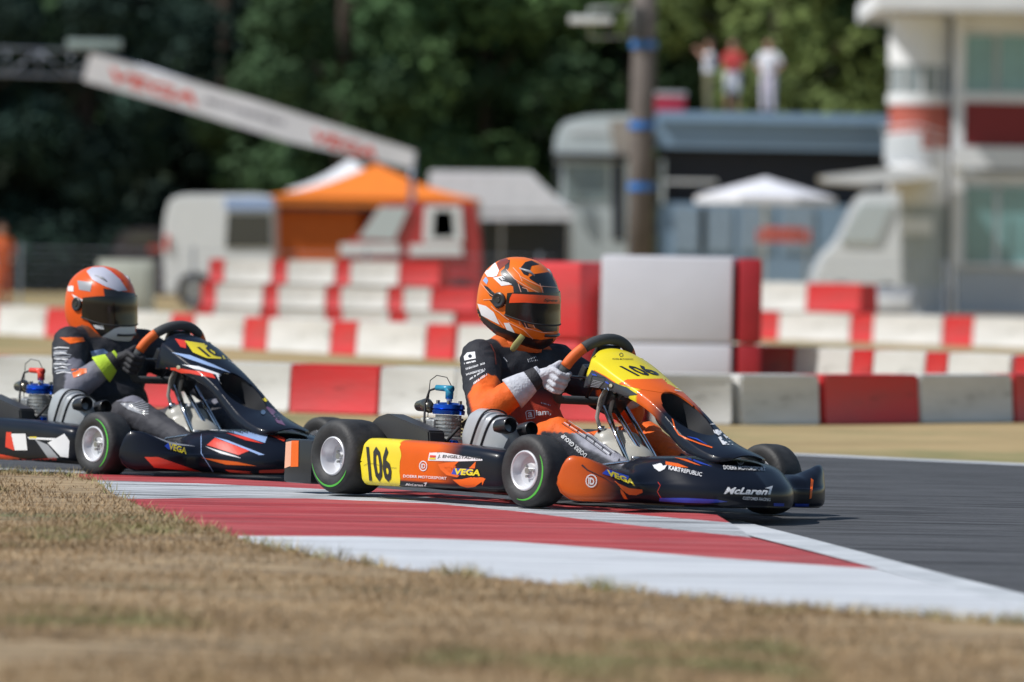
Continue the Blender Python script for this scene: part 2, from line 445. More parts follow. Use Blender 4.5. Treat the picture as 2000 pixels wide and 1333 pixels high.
def bumper(parent, tint):
    ys = [0, .15, .24, .30, .36, .44, .52, .58, .62, .635]
    XF = [1.655, 1.61, 1.535, 1.455, 1.415, 1.415, 1.385, 1.335, 1.285, 1.25]     # front edge
    XB = [1.20, 1.20, 1.20, 1.21, 1.24, 1.27, 1.285, 1.275, 1.25, 1.24]            # rear edge
    ZT = [.208, .205, .197, .180, .156, .155, .176, .192, .188, .160]
    P = []
    NV = 128
    for j in range(NV + 1):
        y = -.635 + 1.27 * j / NV; a = abs(y)
        xf, xb, zt = spl(ys, XF, a), spl(ys, XB, a), spl(ys, ZT, a); L = xf - xb
        pr = [(xb + .012, zt * .55), (xb + .002, zt * .80), (xb + .008, zt * .955), (xb + L * .22, zt), (xb + L * .5, zt * .975), (xb + L * .74, zt * .88), (xb + L * .90, zt * .68), (xb + L * .985, .105), (xf, .072), (xf - .006, .048), (xf - .03, .036), (xf - L * .5, .034)]
        row = []
        for k in range(45):
            s = k / 44 * (len(pr) - 1); ii = list(range(len(pr)))
            row.append(Vector((spl(ii, [q[0] for q in pr], s), y, spl(ii, [q[1] for q in pr], s))))
        if a > .590:                                   # rounded closed ends
            k = math.sqrt(max(0, 1 - ((a - .590) / .0451) ** 2)) ; c = sum(row, Vector()) / len(row); k = .12 + .88 * k
            row = [c + (q - c) * k for q in row]
        P.append(row)
    for k in (0, -1):
        c = sum(P[k], Vector()) / len(P[k]); P.insert(0 if k == 0 else len(P), [c.copy() for q in P[k]])
    o = shell('front_bumper', P, M_paint, parent, 0, tint)
    return o

def sidepod(parent, side, tint):
    P = []; N = 70
    for i in range(N + 1):
        t = i / N; x = .150 + .80 * t
        cap = min(1, max(0, (1 - t) / .06)) ** .5 if t > .94 else 1
        cap2 = min(1, t / .02) ** .5
        zt = spl([.15, .4, .7, .88, .95], [.216, .215, .209, .197, .182], x); zb = spl([.15, .5, .95], [.040, .044, .056], x)
        yo = spl([.15, .3, .7, .9, .95], [.668, .664, .652, .630, .60], x); yi = spl([.15, .3, .8, .95], [.535, .53, .50, .50], x)
        zc = (zt + zb) / 2; hz = (zt - zb) / 2 * max(cap * cap2, .02) ** .6; yc = (yo + yi) / 2; hy = (yo - yi) / 2 * (.35 + .65 * cap)
        row = []
        for j in range(56):
            q = 2 * math.pi * j / 56; cc, ss = math.cos(q), math.sin(q); e = .32
            row.append(Vector((x, side * (yc + hy * math.copysign(abs(cc) ** e, cc)), zc + hz * math.copysign(abs(ss) ** e, ss) + (-.012 * max(0, cc) if ss > 0 else 0))))
        P.append(row + [row[0]])
    for k in (0, -1):
        c = sum(P[k][:-1], Vector()) / 56; P.insert(0 if k == 0 else len(P), [c.lerp(q, .02) for q in P[k]])
    return shell('side_pod', P, M_paint, parent, 0, tint)

def steering_wheel(parent, c=(.68, 0, .478), style=1):
    c = Vector(c); up = Vector((.50, 0, .866)); L = Vector((0, 1, 0)); nrm = Vector((.866, 0, -.5))  # nrm points forward
    def P(q):                 # q from the top, clockwise seen by the driver towards the left
        r = .165 if math.cos(q) > -.55 else .165 * min(1.0, .62 / max(.62, -math.cos(q)) * 1.0)
        return c + up * (math.cos(q) * r) + L * (math.sin(q) * .165)
    def seg(a0, a1, n=18): return [P(R(a0 + (a1 - a0) * i / n)) for i in range(n + 1)]
    w_ = empty('steering_wheel'); w_.parent = parent
    MB().tube(seg(-42, 42), .0165, 14, flat=1.25).build('rim_grip', mat('grey_grip', (.045, .05, .055), .75, bump=.2, bscale=200), w_, True)
    for s in (-1, 1):
        MB().tube(seg(s * 42.2, s * 76, 8), .0170, 14, flat=1.2).build('orange_grip', mat('orange_grip', (.70, .13, .02), .6), w_, True)
    MB().tube(seg(76.2, 283.8, 30), .0160, 14, flat=1.2).build('lower_grip', mat('grey_grip'), w_, True)
    sp = MB()
    for q in (90, -90, 180): sp.tube([c + nrm * .01, P(R(q)) + nrm * .002], [.016, .008], 8, flat=.4)
    sp.cyl(c - nrm * .01, c + nrm * .035, .035); sp.build('spoke', M_blk, w_)
    ds = MB(); rt = Matrix((nrm, L, up)).transposed(); ds.box(c - nrm * .03, (.03, .085, .06), rt, .006)
    ds.box(c + up * .105 + nrm * .004, (.018, .11, .07), rt, .006); ds.build('display', M_blk, w_)
    return c, up, L, nrm

def build_kart(M, style):
    K = empty('racing_kart', M=M)
    if style == 1:
        def tp(x, y, z):
            c = mixc(YL, (.66, .11, .015), sstep(1.05, 1.06, x))
            if x < 1.02 and z < .478 - (x - .8) * .16: c = (.035, .037, .045)
            c = mixc(c, BK, sstep(1.10, 1.20, x)); return c
        def tb(x, y, z):
            c = mixc((.55, .09, .01), BK, sstep(-.60, -.47, y)); return c
        def ts(x, y, z):
            c = mixc((.66, .105, .004), BK, sstep(.56, .72, x)); 
            if x < .36: return YL
            return mixc(BK, c, sstep(.062, .072, z))
    else:
        def tp(x, y, z): return BK
        def tb(x, y, z): return BK
        def ts(x, y, z): return BK
    fr = MB()
    for s in (-1, 1):
        fr.tube([(-.10, s * .33, .055), (.2, s * .30, .045), (.55, s * .33, .045), (.85, s * .30, .045), (1.06, s * .36, .07), (1.20, s * .30, .07), (1.42, s * .16, .075)], .015)
        fr.tube([(.18, s * .33, .07), (.22, s * .50, .10), (.30, s * .60, .12), (.75, s * .60, .12), (.84, s * .48, .10), (.86, s * .32, .06)], .010)
        fr.tube([(1.04, s * .34, .10), (1.04, s * .50, .13)], .014)
    fr.tube([(1.42, -.16, .075), (1.42, .16, .075)], .013); fr.tube([(-.1, -.33, .055), (-.1, .33, .055)], .015); fr.tube([(.5, -.33, .045), (.62, .33, .045)], .014)
    fr.build('chassis_frame', mat('dark_frame_tube', (.05, .05, .055), .3, .6), K, True)
    MB().prism([(.45, -.27), (1.12, -.27), (1.38, -.15), (1.38, .15), (1.12, .27), (.45, .27)], .026, .032, 'xy').build('floor_tray', M_blk, K)
    ax = MB(); ax.cyl((0, -.60, .14), (0, .60, .14), .022); ax.build('rear_axle', M_steel, K, True)
    for s in (-1, 1):
        h = MB(); h.cyl((0, s * .40, .14), (0, s * .52, .14), .036); h.build('axle_hub', M_anod if style == 1 else M_alloy, K, True)
        k = MB(); k.cyl((1.04, s * .46, .13), (1.04, s * .54, .13), .026); k.box((1.04, s * .46, .13), (.03, .03, .12), bev=.004); k.tube([(.92, s * .05, .13), (1.0, s * .45, .12)], .007)
        k.build('stub_axle', M_steel, K)
        wheel(K, (0, s * .60, .14), .14, .185, s, 0, (195, 335) if style == 1 else (40, 50))
        wheel(K, (1.04, s * .567, .13), .131, .122, s, R(2), (255, 395) if style == 1 else (300, 440))
    bd = MB().cyl((0, .18, .14), (0, .188, .14), .095); bd.build('brake_disc', M_steel, K, True)
    # bodywork
    P_, _ = nose_panel(K, tp); B_ = bumper(K, tb)
    S_ = sidepod(K, -1, ts); S2 = sidepod(K, 1, ts)
    # rear bumper
    rb = MB()
    rb.box((-.205, 0, .11), (.09, 1.18, .12), bev=.03)
    for s in (-1, 1): rb.box((-.24, s * .625, .112), (.17, .07, .165), bev=.012)
    rbo = autosmooth(rb.build('rear_bumper', M_blk, K), 40)
    # seat
    P = []
    for i in range(31):
        a = i / 30
        x = spl([0, .3, .5, .75, 1], [.56, .36, .20, .105, .05], a); z = spl([0, .2, .4, .6, .8, 1], [.12, .06, .05, .16, .31, .44], a)
        hw = spl([0, .3, .6, 1], [.16, .19, .19, .15], a); lift_ = spl([0, .3, .6, 1], [.06, .14, .14, .05], a); row = []
        for j in range(25):
            u = -1 + j / 12; row.append(Vector((x + (lift_ * .9 * abs(u) ** 3 if a > .5 else 0), hw * u, z + lift_ * abs(u) ** 3 * (1 if a < .62 else .4))))
        P.append(row)
    shell('seat', P, M_seat, K, .006, None)
    # engine on the right of the seat
    E_ = empty('engine'); E_.parent = K; ex, ey = .245, -.335
    b = MB(); b.box((ex, ey, .15), (.16, .13, .12), bev=.02); b.cyl((ex, ey - .09, .14), (ex, ey + .06, .14), .062); b.box((ex + .02, ey, .215), (.13, .12, .03), bev=.008); b.build('crankcase', M_alloy, E_)
    b = MB()
    for k in range(6): b.cyl((ex, ey, .225 + k * .0135), (ex, ey, .233 + k * .0135), .056, n=28)
    b.cyl((ex, ey, .22), (ex, ey, .312), .049, n=28); b.box((ex - .03, ey - .05, .26), (.05, .03, .07), bev=.008); b.build('cylinder', M_alloy, E_)
    autosmooth(MB().lathe([(.0, .0), (0, .060), (.014, .062), (.018, .055), (.022, .061), (.036, .058), (.044, .040), (.046, 0)], (ex, ey, .314), (0, 0, 1), 32, False).build('cylinder_head', M_anod, E_), 30)
    for k in range(6):
        b = MB(); q = k * math.pi / 3 + .3; b.cyl((ex + .048 * math.cos(q), ey + .048 * math.sin(q), .35), (ex + .048 * math.cos(q), ey + .048 * math.sin(q), .366), .006, n=6); b.build('head_bolt', M_steel, E_)
    b = MB(); b.cyl((ex, ey, .362), (ex, ey, .385), .011, n=10); b.build('spark_plug', M_rim, E_)
    b = MB(); b.tube([(ex, ey, .372), (ex, ey, .402), (ex - .012, ey - .004, .412)], [.015, .016, .014], 12); b.tube([(ex + .015, ey, .41), (ex - .065, ey - .01, .412)], [.013, .011], 10)
    b.build('plug_cap', M_teal if style == 1 else M_red, E_, True)
    b = MB(); b.tube([(ex - .06, ey - .01, .412), (ex - .095, ey - .02, .40), (ex - .105, ey - .03, .35), (ex - .08, ey - .05, .29), (ex - .055, ey - .07, .24), (ex - .03, ey - .08, .20)], .0045, 8)
    b.tube([(ex + .01, ey, .42), (ex - .02, ey, .452), (ex - .08, ey, .458), (ex - .118, ey, .438), (ex - .122, ey, .40), (ex - .122, ey, .25)], .0018, 6)
    b.tube([(ex + .03, ey - .06, .20), (ex + .10, ey - .08, .22), (ex + .14, ey - .06, .27)], .006, 8); b.build('engine_hose', M_rubber, E_, True)
    b = MB(); b.box((ex - .085, ey - .02, .265), (.055, .055, .07), bev=.01); b.cyl((ex - .085, ey - .02, .225), (ex - .085, ey - .02, .20), .022, n=14); b.cyl((ex - .11, ey - .04, .28), (ex - .11, ey - .07, .28), .014, n=12)
    b.cyl((ex - .03, ey - .055, .19), (ex - .03, ey - .055, .225), .016, n=12); b.cyl((ex - .03, ey - .055, .165), (ex - .03, ey - .055, .178), .022, n=12); b.cyl((ex - .03, ey - .055, .183), (ex - .03, ey - .055, .19), .022, n=12)
    b.build('carburettor', mat('pale_cast_metal', (.50, .49, .44), .45, .5, bump=.3), E_)
    b = MB(); b.box((ex + .075, ey - .065, .19), (.07, .03, .018), Matrix.Rotation(R(-25), 3, 'Y'), .004); b.cyl((ex + .03, ey - .09, .155), (ex + .05, ey - .09, .155), .014, n=12); b.box((ex + .1, ey - .05, .205), (.03, .02, .03), bev=.004); b.build('fuel_pump', M_anod, E_)
    b = MB(); b.tube([(ex - .11, ey, .335), (ex - .17, ey + .03, .345), (ex - .24, ey + .05, .34)], [.020, .026, .020], 14); b.build('starter_cover', mat('smoky_metal', (.14, .13, .11), .25, .8), E_, True)
    # intake silencer: two bulging halves held by bands, two black tubes
    I = empty('intake_silencer'); I.parent = K
    ix, iy, iz = .605, -.405, .235; rt = Matrix.Rotation(R(20), 3, 'Y')
    pr = []
    for sx, wz, hz in ((-.115, .07, .060), (-.085, .088, .082), (-.04, .094, .092), (-.012, .095, .094), (-.008, .090, .089), (.0, .090, .089), (.004, .096, .096), (.05, .094, .094), (.10, .088, .084), (.125, .070, .062)):
        row = []
        for j in range(40):
            q = 2 * math.pi * j / 40; c_, s_ = math.cos(q), math.sin(q); lob = 1 + .06 * math.cos(3 * q + .6)
            row.append(Vector((ix, iy, iz)) + rt @ Vector((sx, wz * .85 * lob * math.copysign(abs(c_) ** .7, c_), hz * lob * math.copysign(abs(s_) ** .7, s_))))
        pr.append(row + [row[0]])
    for k in (0, -1):
        c = sum(pr[k][:-1], Vector()) / 40; pr.insert(0 if k == 0 else len(pr), [c.lerp(q, .05) for q in pr[k]])
    shell('silencer_case', pr, M_silver, I, 0)
    b = MB()
    for off in (-.028, .028):
        pts = []
        for j in range(33):
            q = 2 * math.pi * j / 32; c_, s_ = math.cos(q), math.sin(q)
            pts.append(Vector((ix, iy, iz)) + rt @ Vector((off, .0845 * math.copysign(abs(c_) ** .7, c_) * (1 + .06 * math.cos(3 * q + .6)), .099 * math.copysign(abs(s_) ** .7, s_) * (1 + .06 * math.cos(3 * q + .6)))))
        b.tube(pts, .0035, 6, False)
    b.build('silencer_band', M_rubber, I, True)
    for k, oy in enumerate((-.045, .028)):
        b = MB(); c0 = Vector((ix, iy, iz)) + rt @ Vector((.06 + .035 * k, oy, .068)); d = (rt @ Vector((.75, -.12, .40))).normalized()
        b.lathe([(0, .029), (.075, .029), (.078, .0265), (.03, .024), (.03, 0), (0, 0)], c0, d, 24, False); autosmooth(b.build('intake_tube', M_blk, I), 40)
    # chain guard / radiator side box
    b = MB(); b.prism([(-.035, .19), (-.045, .245), (.02, .292), (.085, .308), (.335, .252), (.345, .195), (.30, .17), (0, .165)], -.50, -.42); o = b.build('chain_guard', mat('satin_black_box', (.05, .05, .052), .45, .2), K)
    bm = bmesh.new(); bm.from_mesh(o.data); bmesh.ops.bevel(bm, geom=list(bm.edges), offset=.006, segments=2, affect='EDGES'); bm.to_mesh(o.data); bm.free(); autosmooth(o, 40)
    b = MB(); b.cyl((.10, -.50, .185), (.10, -.515, .185), .022); b.build('guard_knob', M_blk, K)
    # exhaust
    ep = MB(); ep.tube([(ex + .05, ey + .04, .27), (ex + .10, ey + .06, .31), (ex + .155, ey + .07, .32), (ex + .20, ey + .07, .27), (ex + .21, ey + .06, .20), (ex + .16, ey + .02, .12)], [.02, .023, .026, .028, .03, .034], 16); ep.build('exhaust_elbow', M_steel, K, True)
    ep = MB(); ep.tube([(.95, -.50, .062), (1.00, -.49, .064), (1.22, -.44, .066), (1.245, -.435, .066)], [.018, .030, .031, .020], 18); ep.tube([(1.20, -.42, .066), (1.27, -.40, .07)], .010, 8); ep.build('silver_canister', M_rim, K, True)
    # fuel tank between the legs
    b = blob('fuel_tank', [('e', (.86, .0, .16), (.15, .12, .09)), ('c', (.78, 0, .15), .095, (.99, 0, .13), .06), ('c', (.80, -.03, .24), .055, (.86, .03, .235), .05)], .012, M_tank, K, smooth=3)
    hs = MB(); hs.tube([(.80, -.06, .28), (.785, -.07, .33), (.80, -.07, .40), (.83, -.06, .45)], .008, 8); hs.tube([(.83, -.02, .28), (.82, -.04, .35), (.84, -.04, .42), (.86, -.03, .46)], .008, 8); hs.build('fuel_hose', mat('clear_tube', (.35, .33, .30), .2, coat=.5), K, True)
    for fx, fy in ((.80, -.06), (.83, -.02)): MB().cyl((fx, fy, .272), (fx, fy, .30), .013).build('tank_fitting', M_chrome, K, True)
    # steering column, support struts
    b = MB(); b.tube([(.70, 0, .465), (1.05, 0, .12)], .0095); b.build('steering_column', M_chrome, K, True)
    b = MB(); b.tube([(.805, -.055, .37), (.99, -.075, .155)], .0095); b.build('column_strut', M_chrome, K, True)
    b = MB(); b.tube([(.80, .055, .37), (.99, .075, .155)], .0095); b.build('column_strut', M_chrome, K, True)
    b = MB(); b.tube([(.985, -.26, .11), (1.02, -.24, .16), (1.17, -.22, .18), (1.30, -.2, .165)], .0095, flat=.6); b.tube([(.60, -.30, .16), (.98, -.26, .15)], .007); b.build('front_hoop', M_chrome, K, True)
    b = MB(); b.box((.835, 0, .44), (.10, .07, .03), Matrix.Rotation(R(48), 3, 'Y'), .006); b.box((.80, 0, .40), (.06, .10, .10), Matrix.Rotation(R(48), 3, 'Y'), .01); b.build('panel_bracket', M_blk, K)
    b = MB(); b.box((.90, .0, .425), (.10, .05, .035), bev=.012); b.build('bracket_foot', M_grey, K)
    # pedals
    for s in (-1, 1):
        b = MB(); b.tube([(1.10, s * .17, .06), (1.13, s * .17, .19)], .006); b.tube([(1.13, s * .19, .19), (1.13, s * .11, .19)], .008); b.tube([(1.10, s * .17, .06), (1.16, s * .17, .06)], .008); b.build('pedal', M_steel, K, True)
    steering_wheel(K, style=style)
    return dict(root=K, panel=P_, bumper=B_, pod=S_, rear=rbo)

RZ = kart_matrix((-.140, 20.2376, -.0086), .693402, .00016, .03762)
K1 = build_kart(RZ, 1)
fr2 = A(180, 868, 21.45)
M2 = kart_matrix((0, 0, 0), .693402, .0, .022)
M2.translation = fr2 - M2.to_3x3() @ Vector((1.04, -.625, .13))
K2 = build_kart(M2, 2)
tag(K1['root'], 'orange and black racing kart with yellow number plates, leading across the kerb', 'kart', 'racing karts')
tag(K2['root'], 'black racing kart with red and silver flashes, following at the left', 'kart', 'racing karts')

# ------------------------------------------------------------------ drivers (modelled in the kart's own frame)
def helmet(P, c, yaw, pitch, roll, shell_tint, name='helmet'):
    c = Vector(c); Rm = (Matrix.Rotation(yaw, 3, 'Z') @ Matrix.Rotation(pitch, 3, 'Y') @ Matrix.Rotation(roll, 3, 'X'))
    zz = [-.165, -.15, -.125, -.09, -.05, -.01, .03, .065, .10, .13, .15, .163, .168]
    F = [.118, .140, .160, .168, .162, .155, .150, .141, .122, .094, .066, .033, 0]
    B = [.085, .110, .134, .150, .158, .161, .160, .154, .139, .112, .081, .041, 0]
    W = [.092, .108, .119, .125, .129, .131, .131, .126, .114, .090, .065, .033, 0]
    def pt(az, z, off=0):
        f, b, wd = spl(zz, F, z), spl(zz, B, z), spl(zz, W, z)
        ca, sa = math.cos(az), math.sin(az); L = f if ca > 0 else b
        ex = 2.25; k = (abs(ca) ** ex + abs(sa) ** ex) ** (-1 / ex)
        x, y = L * ca * k, wd * sa * k
        rise = max(0, -ca * .5 + .5) * .05 * max(0, min(1, (-z - .03) / .12))           # the shell is cut higher at the nape
        q = Vector((x, y, z + rise)); r = q.copy(); r.z *= .8
        return c + Rm @ (q + r.normalized() * off)
    NZ, NA = 60, 96; P_ = []
    for i in range(NZ + 1):
        t = i / NZ; z = -.165 + .3329 * math.sin(t * math.pi / 2 * .999) if False else -.165 + .333 * (1 - (1 - t) ** 1.6)
        row = [pt(2 * math.pi * j / NA, z) for j in range(NA)]; P_.append(row + [row[0]])
    # rolled lower edge
    low = [q.lerp(c + Rm @ Vector((.02, 0, -.14)), .10) for q in P_[0]]; P_.insert(0, low)
    h = shell(name, P_, M_paint, P, 0, shell_tint)
    # eye port: the visor is a separate curved lens standing proud of the shell
    V = []
    for i in range(15):
        zt = -.062 + .116 * i / 14; row = []
        for j in range(61):
            u = -1 + j / 30; az = u * R(84); taper = 1 - .45 * max(0, abs(u) - .55) ** 1.4 * 2.0
            row.append(pt(az, -.004 + (zt + .004) * taper, .0055))
        V.append(row)
    vz = shell('visor', V, M_visor, h, .002)
    rim_ = MB(); E = []
    for u in [k / 30 for k in range(-30, 31)]:
        az = u * R(85); taper = 1 - .45 * max(0, abs(u) - .55) ** 1.4 * 2.0; E.append(pt(az, -.004 - .060 * taper, .004))
    rim_.tube(E, .0035, 8); rim_.build('port_gasket', M_rubber, h, True)
    for s in (-1, 1):
        pc = pt(s * R(96), .006, 0); o_ = (pt(s * R(96), .006, .02) - pc).normalized()
        k = MB(); k.lathe([(-.004, 0), (-.004, .030), (.006, .029), (.009, .024), (.007, .012), (.010, .010), (.010, 0)], pc, o_, 28, False)
        autosmooth(k.build('visor_pivot', M_black, h), 30)
    # chin vent and top vents
    v = MB(); v.tube([pt(a_, -.105, .001) for a_ in [R(x) for x in range(-26, 27, 4)]], .007, 8, flat=.8); v.build('chin_vent', M_black, h, True)
    for s in (-1, 1):
        v = MB(); v.tube([pt(R(s * 40), .112, .0), pt(R(s * 50), .124, .003), pt(R(s * 72), .132, .001)], [.003, .006, .003], 8); v.build('top_vent', M_grey, h, True)
    return h, pt

def glove(P, rimc, up, L, nrm, side, elbow, wrist, m, cuffm, cfm=None):
    """hand closed round the rim; nrm points to the front of the kart"""
    o = L * side; b = -nrm; t = up
    pc = rimc + o * .030 + b * .022
    pr = [('c', pc + t * .022, .024, pc - t * .022, .022), ('c', pc + o * .006 + t * .018, .021, wrist, .028), ('c', pc - t * .015, .02, wrist, .027)]
    for i in range(4):
        ti = .036 - .024 * i; ln = [.95, 1.05, 1.0, .82][i]
        k0 = rimc + t * ti + o * .038 + b * .010; k1 = rimc + t * (ti + .001) + o * (.034 * ln) - b * .026; k2 = rimc + t * ti * .97 + o * .004 - b * (.037 * ln); k3 = rimc + t * ti * .95 - o * .026 * ln - b * .014
        pr += [('c', k0, .0118, k1, .0112), ('c', k1, .0112, k2, .0105), ('c', k2, .0105, k3, .0095)]
    th0 = pc + t * .026 + b * .006; th1 = rimc + t * .050 + b * .034 - o * .004; th2 = rimc + t * .040 + b * .028 - o * .030
    pr += [('c', th0, .0150, th1, .0125), ('c', th1, .0125, th2, .0108)]
    g = blob('glove', pr, .0034, m, P, smooth=2, wrinkle=.0012)
    d = (elbow - wrist).normalized(); cf = wrist + d * .035
    kf = .62 if cfm else 1.0
    q = MB(); q.tube([wrist - d * .028, wrist + d * .005, wrist + d * .045 * kf, wrist + d * .085 * kf, wrist + d * .105 * kf, wrist + d * (.105 * kf + .001)], [.034, .038, .050, .060, .064, .058], 28)
    co = q.build('cuff', cfm or m, g, True)
    s = MB(); s.tube([wrist - d * .020, wrist - d * .008, wrist + d * .020, wrist + d * .030], [.034, .0385, .0435, .044], 24, False); s.build('wrist_strap', cuffm, g, True)
    return g

def driver(M, st, tint, hy, hp, hr, htint, gm, cm, hd=0.0, cfm=None):
    P = empty('person', M=M)
    wc = Vector((.68, 0, .478)); up = Vector((.50, 0, .866)); L = Vector((0, 1, 0)); nrm = Vector((.866, 0, -.5))
    hips = (.31, 0, .15); W = {}; E = {}
    a0 = R(96)
    for s in (-1, 1):
        rimc = wc + up * (math.cos(a0) * .165) + L * (s * math.sin(a0) * .165)
        E[s] = Vector((.50, s * .375, .325)) if s < 0 else Vector((.47, .36, .36)); W[s] = rimc + L * s * .030 - nrm * .045 + (E[s] - rimc).normalized() * .045
        W[s, 0] = rimc
    pr = [('e', (.32, 0, .15), (.17, .18, .12)), ('e', (.28, 0, .27), (.145, .175, .15)), ('e', (.245, 0, .40), (.135, .185, .15)), ('e', (.235, 0, .49), (.115, .185, .10)),
          ('c', (.225, -.145, .525), .080, (.225, .145, .525), .080), ('c', (.22, 0, .54), .085, (.225, 0, .63), .068), ('c', (.215, -.08, .57), .055, (.215, .08, .57), .055)]
    for s in (-1, 1):
        sh = Vector((.235, s * .185, .525)); pr += [('c', sh, .080, sh.lerp(E[s], .5), .073), ('c', sh.lerp(E[s], .5), .072, E[s], .062), ('c', E[s], .062, W[s].lerp(E[s], .35), .054), ('c', W[s].lerp(E[s], .35), .054, W[s].lerp(E[s], .15), .044)]
        hp_ = Vector((.34, s * .115, .14)); kn = Vector((.735, s * .215, .258)); an = Vector((1.06, s * .155, .135))
        pr += [('c', hp_, .100, kn, .068), ('c', kn, .066, kn.lerp(an, .4), .063), ('c', kn.lerp(an, .4), .062, an, .045)]
    body = blob('body', pr, .010, M_suit, P, tint, smooth=5, wrinkle=.0068)
    for s in (-1, 1):
        an = Vector((1.07, s * .155, .125)); blob('boot', [('c', an, .046, an + Vector((.01, 0, -.05)), .042), ('c', an + Vector((.02, 0, -.055)), .038, an + Vector((.10, -s * .01, .045)), .032)], .007, M_gloveb, P, smooth=3)
        glove(P, W[s, 0], up, L, nrm, s, E[s], W[s], gm, cm, cfm)
    h, pt = helmet(P, (.222 - hd * .6, 0, .752 - hd), hy, hp, hr, htint)
    # high collar
    q = MB(); q.tube([(.222, 0, .575), (.226, 0, .60), (.232, 0, .635), (.232, 0, .64)], [.098, .088, .080, .070], 32); co = q.build('collar', M_suit, P, True)
    at = co.data.color_attributes.new('tint', 'FLOAT_COLOR', 'POINT')
    for i, v in enumerate(co.data.vertices): at.data[i].color = (*tint(.22, 0, .62), 1)
    return dict(root=P, body=body, helmet=h, collar=co)

def tint1(x, y, z):
    sh = Vector((.235, -.185, .525)); e = Vector((.50, -.375, .325))
    if z > .575 and x < .34 and abs(y) < .12: return (.62, .11, .012)
    if x > .42 and abs(y) > .15 and z > .27:            # forearms
        d = (x - .50) * .6 + (abs(y) - .375) * -.75 + (z - .325) * .3
        return mixc(BK, OR, sstep(-.045, -.035, d))
    if z < .33 and x > .38 and (x > .5 or z < .26):      # legs
        if y > 0: return OR if x < 1.0 else BK
        # the shin: pale ribbed panel on top, black outside
        zc = .258 - (x - .735) * .38; top = z - zc
        leg = mixc((.018, .020, .030), (.30, .30, .35), sstep(.024, .036, top) * sstep(-.245, -.232, y))
        return mixc(OR, leg, sstep(.700, .722, x - (.258 - z) * .25))
    if z < .42 and x > .25 and abs(y) < .2: return mixc((.40, .035, .010), (.012, .012, .022), sstep(.36, .43, z + .1 * y))
    return (.011, .012, .018)
def htint1(x, y, z):
    c = (.78, .16, .012)
    return mixc(BK, c, sstep(.608, .612, z - (x - .222) * -.10)) 
def tint2(x, y, z):
    if z > .56 and x < .36 and abs(y) < .13: return (.10, .03, .01)
    if x > .42 and abs(y) > .15 and z > .30:
        return (.16, .16, .20) if (x - .5) * .6 + (abs(y) - .375) * -.75 > -.01 else BK
    if z < .33 and x > .42: return (.045, .045, .055)
    return (.010, .011, .017)
def htint2(x, y, z): return (.74, .10, .012)
D1 = driver(RZ, 1, tint1, R(23), R(7), R(4), htint1, M_glovew, M_gloveb)
D2 = driver(M2, 2, tint2, R(12), R(6), R(3), htint2, M_gloveb, M_gloveb, .058, M_glovey)
tag(D1['root'], 'driver in orange and black suit, bright helmet and white gloves, steering the leading kart', 'person')
tag(D2['root'], 'driver in black suit with neon glove cuffs, sitting in the following kart at left', 'person')

# ------------------------------------------------------------------ paintwork and prints
def circ(c, r, n=16, asp=1): return [(c[0] + r * asp * math.cos(2 * math.pi * i / n), c[1] + r * math.sin(2 * math.pi * i / n)) for i in range(n)]
# -- leading kart: side pod
T, O_, S_ = K1['pod'], (690, 840), 6.897
poly('number_plate', T, [(128, 130), (160, 90), (230, 80), (380, 95), (500, 120), (620, 150), (642, 200), (625, 235), (645, 300), (650, 350), (630, 430), (625, 560), (635, 660), (630, 765), (420, 775), (180, 775), (150, 740), (150, 600), (138, 300)], M_yellow, O_, S_, .001)
text(T, '106', (222, 690), (535, 702), (178, 215), M_black, .03, 0, O_, S_, .003, name='number')
line('signature', T, [(150, 480), (200, 455), (300, 455), (330, 470), (420, 490), (470, 480), (510, 510), (590, 515)], .6, M_black, O_, S_, .0035)
poly('name_sticker', T, [(1030, 310), (1130, 305), (1165, 330), (1200, 305), (1300, 320), (1740, 395), (1745, 415), (1400, 425), (1010, 415)], M_white, O_, S_, .0018)
poly('flag_red', T, [(1040, 340), (1120, 345), (1115, 372), (1035, 370)], M_red, O_, S_, .003); poly('flag_gold', T, [(1032, 376), (1115, 378), (1112, 400), (1027, 398)], M_yellow, O_, S_, .003)
text(T, 'J. ENGELSTÄDTER', (1140, 385), (1725, 412), (1146, 325), M_black, .012, .15, O_, S_, .003, 2)
for p in ([(1145, 465), (1250, 440), (1425, 425), (1380, 470), (1225, 505), (1290, 580), (1430, 620), (1400, 640), (1260, 610), (1180, 540)],
          [(1340, 670), (1470, 665), (1580, 640), (1500, 690), (1420, 710), (1500, 745), (1620, 740), (1700, 690), (1740, 640), (1785, 660), (1765, 690), (1740, 750), (1735, 700), (1640, 765), (1540, 778), (1440, 750)], [(1560, 520), (1655, 425), (1640, 520)]):
    poly('swoosh', T, p, M_orange, O_, S_, .0014)
poly('blue_flash', T, [(1325, 595), (1360, 515), (1620, 530), (1600, 560), (1420, 610)], M_blue, O_, S_, .0019)
text(T, 'VEGA', (1385, 605), (1715, 622), (1375, 518), M_yellow, .04, .25, O_, S_, .0032, 3)
ring2(T, (947, 487), 70, 13, M_white, .78, o=O_, sc=S_); text(T, 'ID', (918, 520), (976, 522), (918, 455), M_white, .02, 0, O_, S_)
text(T, 'DOERR MOTORSPORT', (680, 640), (1265, 672), (682, 603), M_white, .012, 0, O_, S_, .003, 2)
text(T, 'McLaren', (705, 745), (945, 757), (712, 715), M_white, .03, .3, O_, S_, .003, 2); poly('logo', T, [(945, 715), (1000, 705), (975, 757), (955, 752), (978, 725)], M_white, O_, S_, .002)
